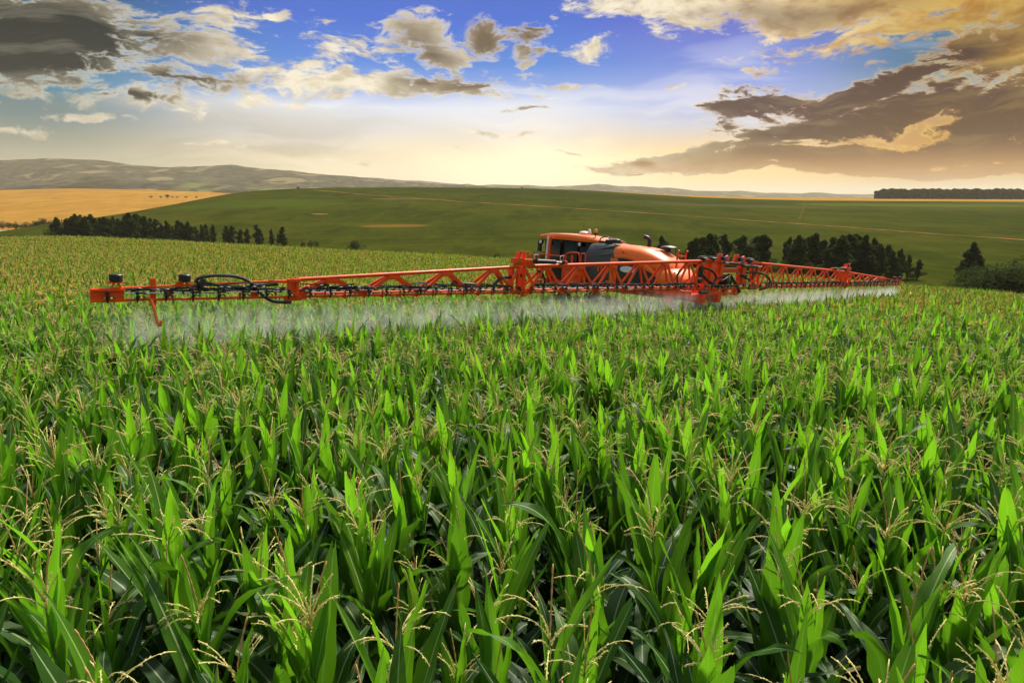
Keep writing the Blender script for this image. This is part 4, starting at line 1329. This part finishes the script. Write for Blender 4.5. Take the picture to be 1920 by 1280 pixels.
# spray tank: dark moulded body between cab and hood
s = MB()
s.loft([ring(y, zt, zb, hw, 30, e) for (y, zt, zb, hw, e) in ((5.62, .9, -.3, 1.45, 3.5), (5.55, 1.2, -.35, 1.62, 4), (5.30, 1.52, -.4, 1.72, 4.4), (4.9, 1.56, -.4, 1.75, 4.4), (4.4, 1.55, -.4, 1.76, 4), (4.0, 1.49, -.4, 1.74, 3.6), (3.6, 1.45, -.38, 1.68, 3.4), (3.3, 1.42, -.3, 1.5, 3.2))])
s.build('spray_tank', M['tank'], spr)
s = MB()      # moulded swoosh rib on the near flank
s.tube([(-1.11, 5.5, .62), (-1.24, 5.1, .84), (-1.27, 4.6, .98), (-1.25, 4.1, 1.05), (-1.17, 3.7, 1.12)], [.015, .03, .045, .05, .02], 8, smooth=5)
s.tube([(-1.20, 5.3, 1.20), (-1.23, 4.9, 1.22), (-1.22, 4.4, 1.30), (-1.10, 4.0, 1.40), (-.95, 3.8, 1.45)], [.01, .03, .04, .04, .02], 8, smooth=5)
s.build('tank_rib', M['tank'], spr)
s = MB(); s.box(-.9, -.2, 4.3, 5.0, 1.53, 1.60); s.lathe((-.4, 4.5, 1.58), [(.2, 0), (.22, .03), (.22, .1), (.15, .13), (.05, .14)]); s.box(-1.0, -.75, 4.4, 4.6, 1.53, 1.66)
s.tube([(-.9, 5.0, 1.55), (-.85, 4.95, 1.72), (-.75, 4.75, 1.78), (-.65, 4.6, 1.72), (-.6, 4.55, 1.6)], .028, 8, smooth=5); s.cyl((-.8, 4.15, 1.62), .07, .12)
s.build('tank_lid', M['black'], spr)
MB().box(-.75, -.5, 4.35, 4.55, 1.66, 1.73, .02).cyl((-.85, 4.5, 1.66), .035, .1).build('lid_clamp', M['white'], spr)

# hood
s = MB()
HS = [(4.02, 1.40, .30, 1.30, 3.4), (3.92, 1.50, .28, 1.66, 3.6), (3.6, 1.50, .28, 1.74, 3.4), (3.1, 1.48, .28, 1.74, 3.2), (2.6, 1.43, .28, 1.70, 3.0), (2.1, 1.29, .28, 1.58, 2.8), (1.75, 1.13, .28, 1.42, 2.6), (1.5, .99, .28, 1.28, 2.6), (1.32, .84, .30, 1.12, 2.6), (1.24, .62, .36, .95, 2.6)]
s.loft([ring(y, zt, zb, hw, 32, e) for (y, zt, zb, hw, e) in HS])
s.build('hood', M['hood'], spr)
s = MB()      # side panels below the hood
s.prism([(3.98, .92), (3.98, -.22), (3.62, -.22), (3.56, .85)], -1.325, -1.2, 'x', .02)
s.prism([(3.7, 1.03), (3.3, 1.06), (2.9, 1.03), (2.45, .90), (2.0, .66), (1.75, .5), (1.75, .38), (2.1, .53), (2.5, .76), (2.9, .9), (3.3, .94), (3.7, .92)], -1.345, -1.2, 'x', .02)
s.build('side_frame', M['hood'], spr)
MB().prism([(3.60, .93), (3.3, .945), (2.9, .90), (2.5, .76), (2.1, .53), (1.7, .3), (1.55, -.1), (3.62, -.15)], -1.312, -1.18, 'x', .01).build('side_grille', M['black'], spr)
s = MB()
V = [(-1.32, 3.02 + .42 * math.cos(a), .50 + .13 * math.sin(a) * (1 + .2 * math.cos(a))) for a in [6.2832 * i / 24 for i in range(24)]]
s.prism([(v[1], v[2]) for v in V], -1.328, -1.31, 'x'); s.build('oval_badge', M['white'], spr)
s = MB()
for i in range(3): s.box(-1.325, -1.30, 4.55 - .17 * i, 4.64 - .17 * i, .3, .68, .01)
s.build('tank_slats', OR, spr)
MB().box(-1.34, -1.28, 3.30, 3.42, 1.16, 1.26, .02).build('hood_latch', OR, spr)
MB().tube([(-.95, 2.55, 1.24), (-.85, 2.35, 1.27), (-.5, 2.2, 1.335), (.1, 2.15, 1.33)], .012, 6, smooth=4).build('hood_seam', M['black'], spr)
MB().tube([(-.0, 3.02, 1.3), (0, 3.02, 1.55), (.0, 3.03, 1.72), (-.02, 3.12, 1.83), (-.04, 3.27, 1.86)], [.085, .085, .085, .09, .1], 14, smooth=5).build('exhaust_pipe', M['black'], spr)
MB().lathe((.1, 2.1, 1.30), [(.1, 0), (.1, .13), (.32, .15), (.34, .2), (.28, .24), (.1, .27)]).build('air_intake', M['black'], spr)
s = MB()      # rounded water tank / fender behind the hood
s.loft([ring(y, zt, zb, hw, 24, 3.0) for (y, zt, zb, hw) in ((2.1, .30, -.1, 1.2), (1.95, .60, -.2, 1.55), (1.6, .70, -.25, 1.70), (1.1, .68, -.28, 1.72), (.75, .56, -.28, 1.6), (.55, .35, -.25, 1.3))])
s.build('rear_tank', M['hood'], spr)
s = MB()
for yy in (1.0, .62): s.tube([(-.9, yy, .7), (-.9, yy, 1.3), (-.9, yy - .06, 1.42)], .04, 8)
for zz in (.95, 1.2): s.tube([(-.9, 1.0, zz), (-.9, .62, zz)], .03, 8)
s.build('rear_ladder', OR, spr)

# cab
s = MB()
s.prism([(5.45, -.2), (5.45, 1.56), (8.25, 1.56), (8.42, 1.1), (8.32, .4), (8.05, -.2)], -.72, .76, 'x', .06)
s.build('cab', M['glass'], spr)
s = MB()
for yy, y2 in ((5.55, 5.45), (6.35, 6.35)):
    s.bar((-.74, yy, -.2), (-.74, y2, 1.56), .12, .05); s.bar((.78, yy, -.2), (.78, y2, 1.56), .12, .05)
s.bar((-.74, 8.2, -.2), (-.72, 8.38, 1.5), .06, .06); s.bar((.78, 8.2, -.2), (.76, 8.38, 1.5), .06, .06)
s.box(-.76, .80, 5.4, 8.2, -.3, -.12); s.box(-.755, -.72, 5.5, 8.2, -.12, .25)
s.build('cab_pillar', M['black'], spr)
s = MB()
def roof_ring(y, zb, zt, hw):
    hw = hw * .68; c = .02
    return [(c - hw, y, zb), (c - hw - .02, y, (zb + zt) / 2), (c - hw + .05, y, zt - .02), (c - hw * .5, y, zt + .02), (c, y, zt + .035), (c + hw * .5, y, zt + .02), (c + hw - .05, y, zt - .02), (c + hw + .02, y, (zb + zt) / 2), (c + hw, y, zb), (c, y, zb)]
s.loft([roof_ring(*q) for q in ((8.72, 1.60, 1.70, 1.05), (8.66, 1.57, 1.75, 1.28), (8.3, 1.565, 1.79, 1.40), (7.5, 1.55, 1.82, 1.44), (6.5, 1.53, 1.80, 1.44), (5.7, 1.50, 1.75, 1.42), (5.2, 1.50, 1.68, 1.34), (4.8, 1.54, 1.62, 1.1))])
s.build('cab_roof', M['hood'], spr)
s = MB()
bz = S0(1116, 446, -.6); 
s.m(0).lathe((-.6, bz[1], 1.72), [(.02, 0), (.02, .08), (.045, .12), (.09, .16), (.09, .20)]).m(1).lathe((-.6, bz[1], 1.92), [(.075, 0), (.085, .05), (.08, .13), (.05, .17), (.02, .18)])
s.build('beacon', [M['black'], M['amber']], spr)
g = S0(1095, 437, -.3)
MB().lathe((-.3, g[1], g[2] - .02), [(.20, 0), (.21, .04), (.16, .09), (.05, .11)]).lathe((-.42, g[1] - .42, g[2] - .02), [(.09, 0), (.08, .1), (.05, .19), (.02, .21)]).build('satellite_antenna', M['white'], spr)
MB().tube([(-.35, g[1], g[2] + .05), (-.35, g[1], g[2] + .62)], .006, 5).build('radio_antenna', M['black'], spr)
a1 = S0(1029, 443, -1.15); a2 = S0(1024.5, 490, -1.15); a3 = S0(1026, 530, -1.15)
MB().bar(a1, a2, .10, .10).build('white_post', M['white'], spr)
MB().bar((a1[0], a1[1] - .12, a1[2] - .02), (a3[0], a2[1] - .12, a3[2]), .08, .09).build('orange_post', OR, spr)
m1 = S0(1015, 453, -1.0); m2 = S0(1088, 458, -.85)
for q in (m1, m2):
    s = MB(); s.m(0).cyl((q[0], q[1], q[2]), .11, .10, 'x', 16).m(1).cyl((q[0] - .055, q[1], q[2]), .08, .02, 'x', 16).m(0).tube([(q[0], q[1], q[2]), (q[0] + .25, q[1], q[2] + .12)], .02, 6); s.build('work_lamp', [M['black'], M['white']], spr)
MB().box(-.95, -.85, 8.5, 8.7, .95, 1.45, .02).tube([(-.9, 8.6, 1.4), (-.8, 8.5, 1.58)], .015, 6).build('mirror', M['black'], spr)
# rails and steps
MB().tube([S0(997, 492, -1.55), S0(995, 482, -1.55), S0(1002, 476, -1.55), S0(1030, 478, -1.55), S0(1061, 480.5, -1.55)], .022, 8, smooth=4).build('hand_rail', OR, spr)
MB().tube([S0(1061, 510, -1.5), S0(1061, 482, -1.5), S0(1064, 475, -1.5), S0(1071, 473.5, -1.5), S0(1081, 474, -1.5), S0(1086, 478, -1.5), S0(1087, 510, -1.5)], .028, 8, smooth=4).build('hand_rail', OR, spr)
MB().tube([S0(1089, 530, -1.5), S0(1089.5, 481, -1.5), S0(1092, 475.5, -1.5), S0(1096, 476, -1.5), S0(1097.5, 481, -1.5), S0(1097, 530, -1.5)], .026, 8, smooth=4).build('hand_rail', OR, spr)
q0 = S0(1062, 497, -1.5); q1 = S0(1092, 495, -1.5)
s = MB(); s.box(-1.55, -.8, min(q0[1], q1[1]), 8.2, .30, .36)
s.prism([(q0[1] + .2, .3), (q1[1], .3), (q1[1] + .1, -.3), (q0[1] + .1, -.3)], -1.5, -1.2, 'x', .02)
for yy in (6.5, 6.0, 8.1): s.box(-1.5, -1.44, yy - .04, yy + .04, -.2, .9)
for zz in (-.6, -.3, 0.0): s.box(-1.6, -1.2, 5.55, 5.95, zz, zz + .04)
s.build('platform', OR, spr)
c1 = S0(1011, 524, -1.6)
s = MB(); s.m(0).cyl((c1[0], c1[1], c1[2]), .16, .42, 'z', 16).m(1).cyl((c1[0], c1[1], c1[2] + .02), .163, .05, 'z', 16).m(0).cyl((c1[0], c1[1], c1[2] + .23), .08, .06); s.build('fire_extinguisher', [OR, M['white']], spr)

# wheels
def wheel_at(x, y):
    zc = -Z0 + .88
    prof = [(.45, -.22), (.77, -.24), (.85, -.18), (.88, -.10), (.88, .10), (.85, .18), (.77, .24), (.45, .22)]
    w = MB(); w.lathe((x, y, zc), prof, 'x', 36)
    for i in range(20):
        a = 6.2832 * i / 20
        for q in (-1, 1):
            a2 = a + q * .08
            c_ = Vector((x + q * .11, y + .88 * math.cos(a2), zc + .88 * math.sin(a2)))
            d_ = Vector((x + q * .01, y + .98 * math.cos(a2 + .16), zc + .98 * math.sin(a2 + .16)))
            w.bar(c_, d_, .05, .08)
    t_ = w.build('wheel', M['tyre'], spr)
    r_ = MB(); r_.lathe((x, y, zc), [(.10, -.25), (.2, -.12), (.44, -.1), (.52, -.225), (.52, .225), (.44, .1), (.2, .12), (.10, .25)], 'x', 28); r_.build('rim', M['white'], t_)
    l_ = MB(); l_.box(x - .1, x + .1, y - .12, y + .12, zc, -.25); l_.build('wheel_leg', OR, spr)
for x in (-1.15, 1.05):
    for y in (1.0, 6.6):
        wheel_at(x, y)

# ------------------------------------------------------------------ spray mist under the boom
def mist():
    m = bpy.data.materials.new('spray_mist')
    m.use_nodes = True
    m.node_tree.nodes.clear()
    t = NT(m.node_tree)
    co = t.new('ShaderNodeTexCoord').outputs['Object']
    s = t.new('ShaderNodeSeparateXYZ'); t.l.new(co, s.inputs[0])
    x, y, z = s.outputs
    fan = t.math('ABSOLUTE', t.math('SINE', t.math('MULTIPLY', t.math('ADD', x, .25), math.pi / .5)))
    n = t.noise(t.mapping(co, scale=(3.2, 1.0, .45)), 1.6, 4, .6)
    zf = t.math('MULTIPLY', t.ss(z, -1.22, -.55), t.ss(z, .0, -.30, .25, 1.0))
    half = t.math('ADD', .10, t.math('MULTIPLY', z, -.55))
    yf = t.ss(t.math('ABSOLUTE', t.math('DIVIDE', y, half)), 1.0, .2)
    xf = t.math('MULTIPLY', t.ss(x, -21.6, -20.0), t.ss(x, 22.5, 21.4))
    d = t.math('MULTIPLY', t.math('MULTIPLY', zf, yf), t.math('MULTIPLY', t.ss(n, .32, .66, .25, 1.0), xf))
    fs = t.ss(z, -1.0, -.05, .35, 1.0)
    d = t.math('MULTIPLY', d, t.math('ADD', t.math('SUBTRACT', 1.15, fs), t.math('MULTIPLY', t.math('MULTIPLY', fan, fs), 1.1)))
    pv = t.new('ShaderNodeVolumeScatter')
    pv.inputs['Color'].default_value = (.96, 1.0, .92, 1)
    pv.inputs['Anisotropy'].default_value = .4
    t.set(pv.inputs['Density'], t.math('MULTIPLY', d, 1.2))
    out = t.new('ShaderNodeOutputMaterial'); t.l.new(pv.outputs[0], out.inputs['Volume'])
    m.cycles.volume_step_rate = .12
    V = []
    for xx in (-21.6, 22.5):
        V += [(xx, -.1, 0), (xx, .1, 0), (xx, .8, -1.25), (xx, -.8, -1.25)]
    me = mesh_from('spray_mist', V, [(0, 1, 2, 3), (4, 7, 6, 5), (0, 4, 5, 1), (1, 5, 6, 2), (2, 6, 7, 3), (3, 7, 4, 0)], [m], smooth=False)
    o = link_mesh('spray_mist', me)
    o.location = Vector(O3) + Vector(EZ) * -.06; o.rotation_euler = rotm.to_euler()
    tag(o, 'pale white spray mist drifting down from the boom nozzles', 'mist', kind='stuff')
mist()

# ------------------------------------------------------------------ haze
hm = bpy.data.materials.new('haze')
hm.use_nodes = True
hm.node_tree.nodes.clear()
pvn = hm.node_tree.nodes.new('ShaderNodeVolumePrincipled')
pvn.inputs['Color'].default_value = (.96, .88, .70, 1)
pvn.inputs['Density'].default_value = 0.6e-4
pvn.inputs['Anisotropy'].default_value = .2
hn = hm.node_tree.nodes.new('ShaderNodeOutputMaterial')
hm.node_tree.links.new(pvn.outputs[0], hn.inputs['Volume'])
x0, x1, y0, y1, z0, z1 = -21000, 21000, -300, 20500, -190, 192
V = [(x0, y0, z0), (x1, y0, z0), (x1, y1, z0), (x0, y1, z0), (x0, y0, z1), (x1, y0, z1), (x1, y1, z1), (x0, y1, z1)]
o = link_mesh('haze', mesh_from('haze', V, [(0, 3, 2, 1), (4, 5, 6, 7), (0, 1, 5, 4), (1, 2, 6, 5), (2, 3, 7, 6), (3, 0, 4, 7)], [hm], smooth=False))
tag(o, 'pale air haze over the valley and hills', 'haze', kind='stuff')
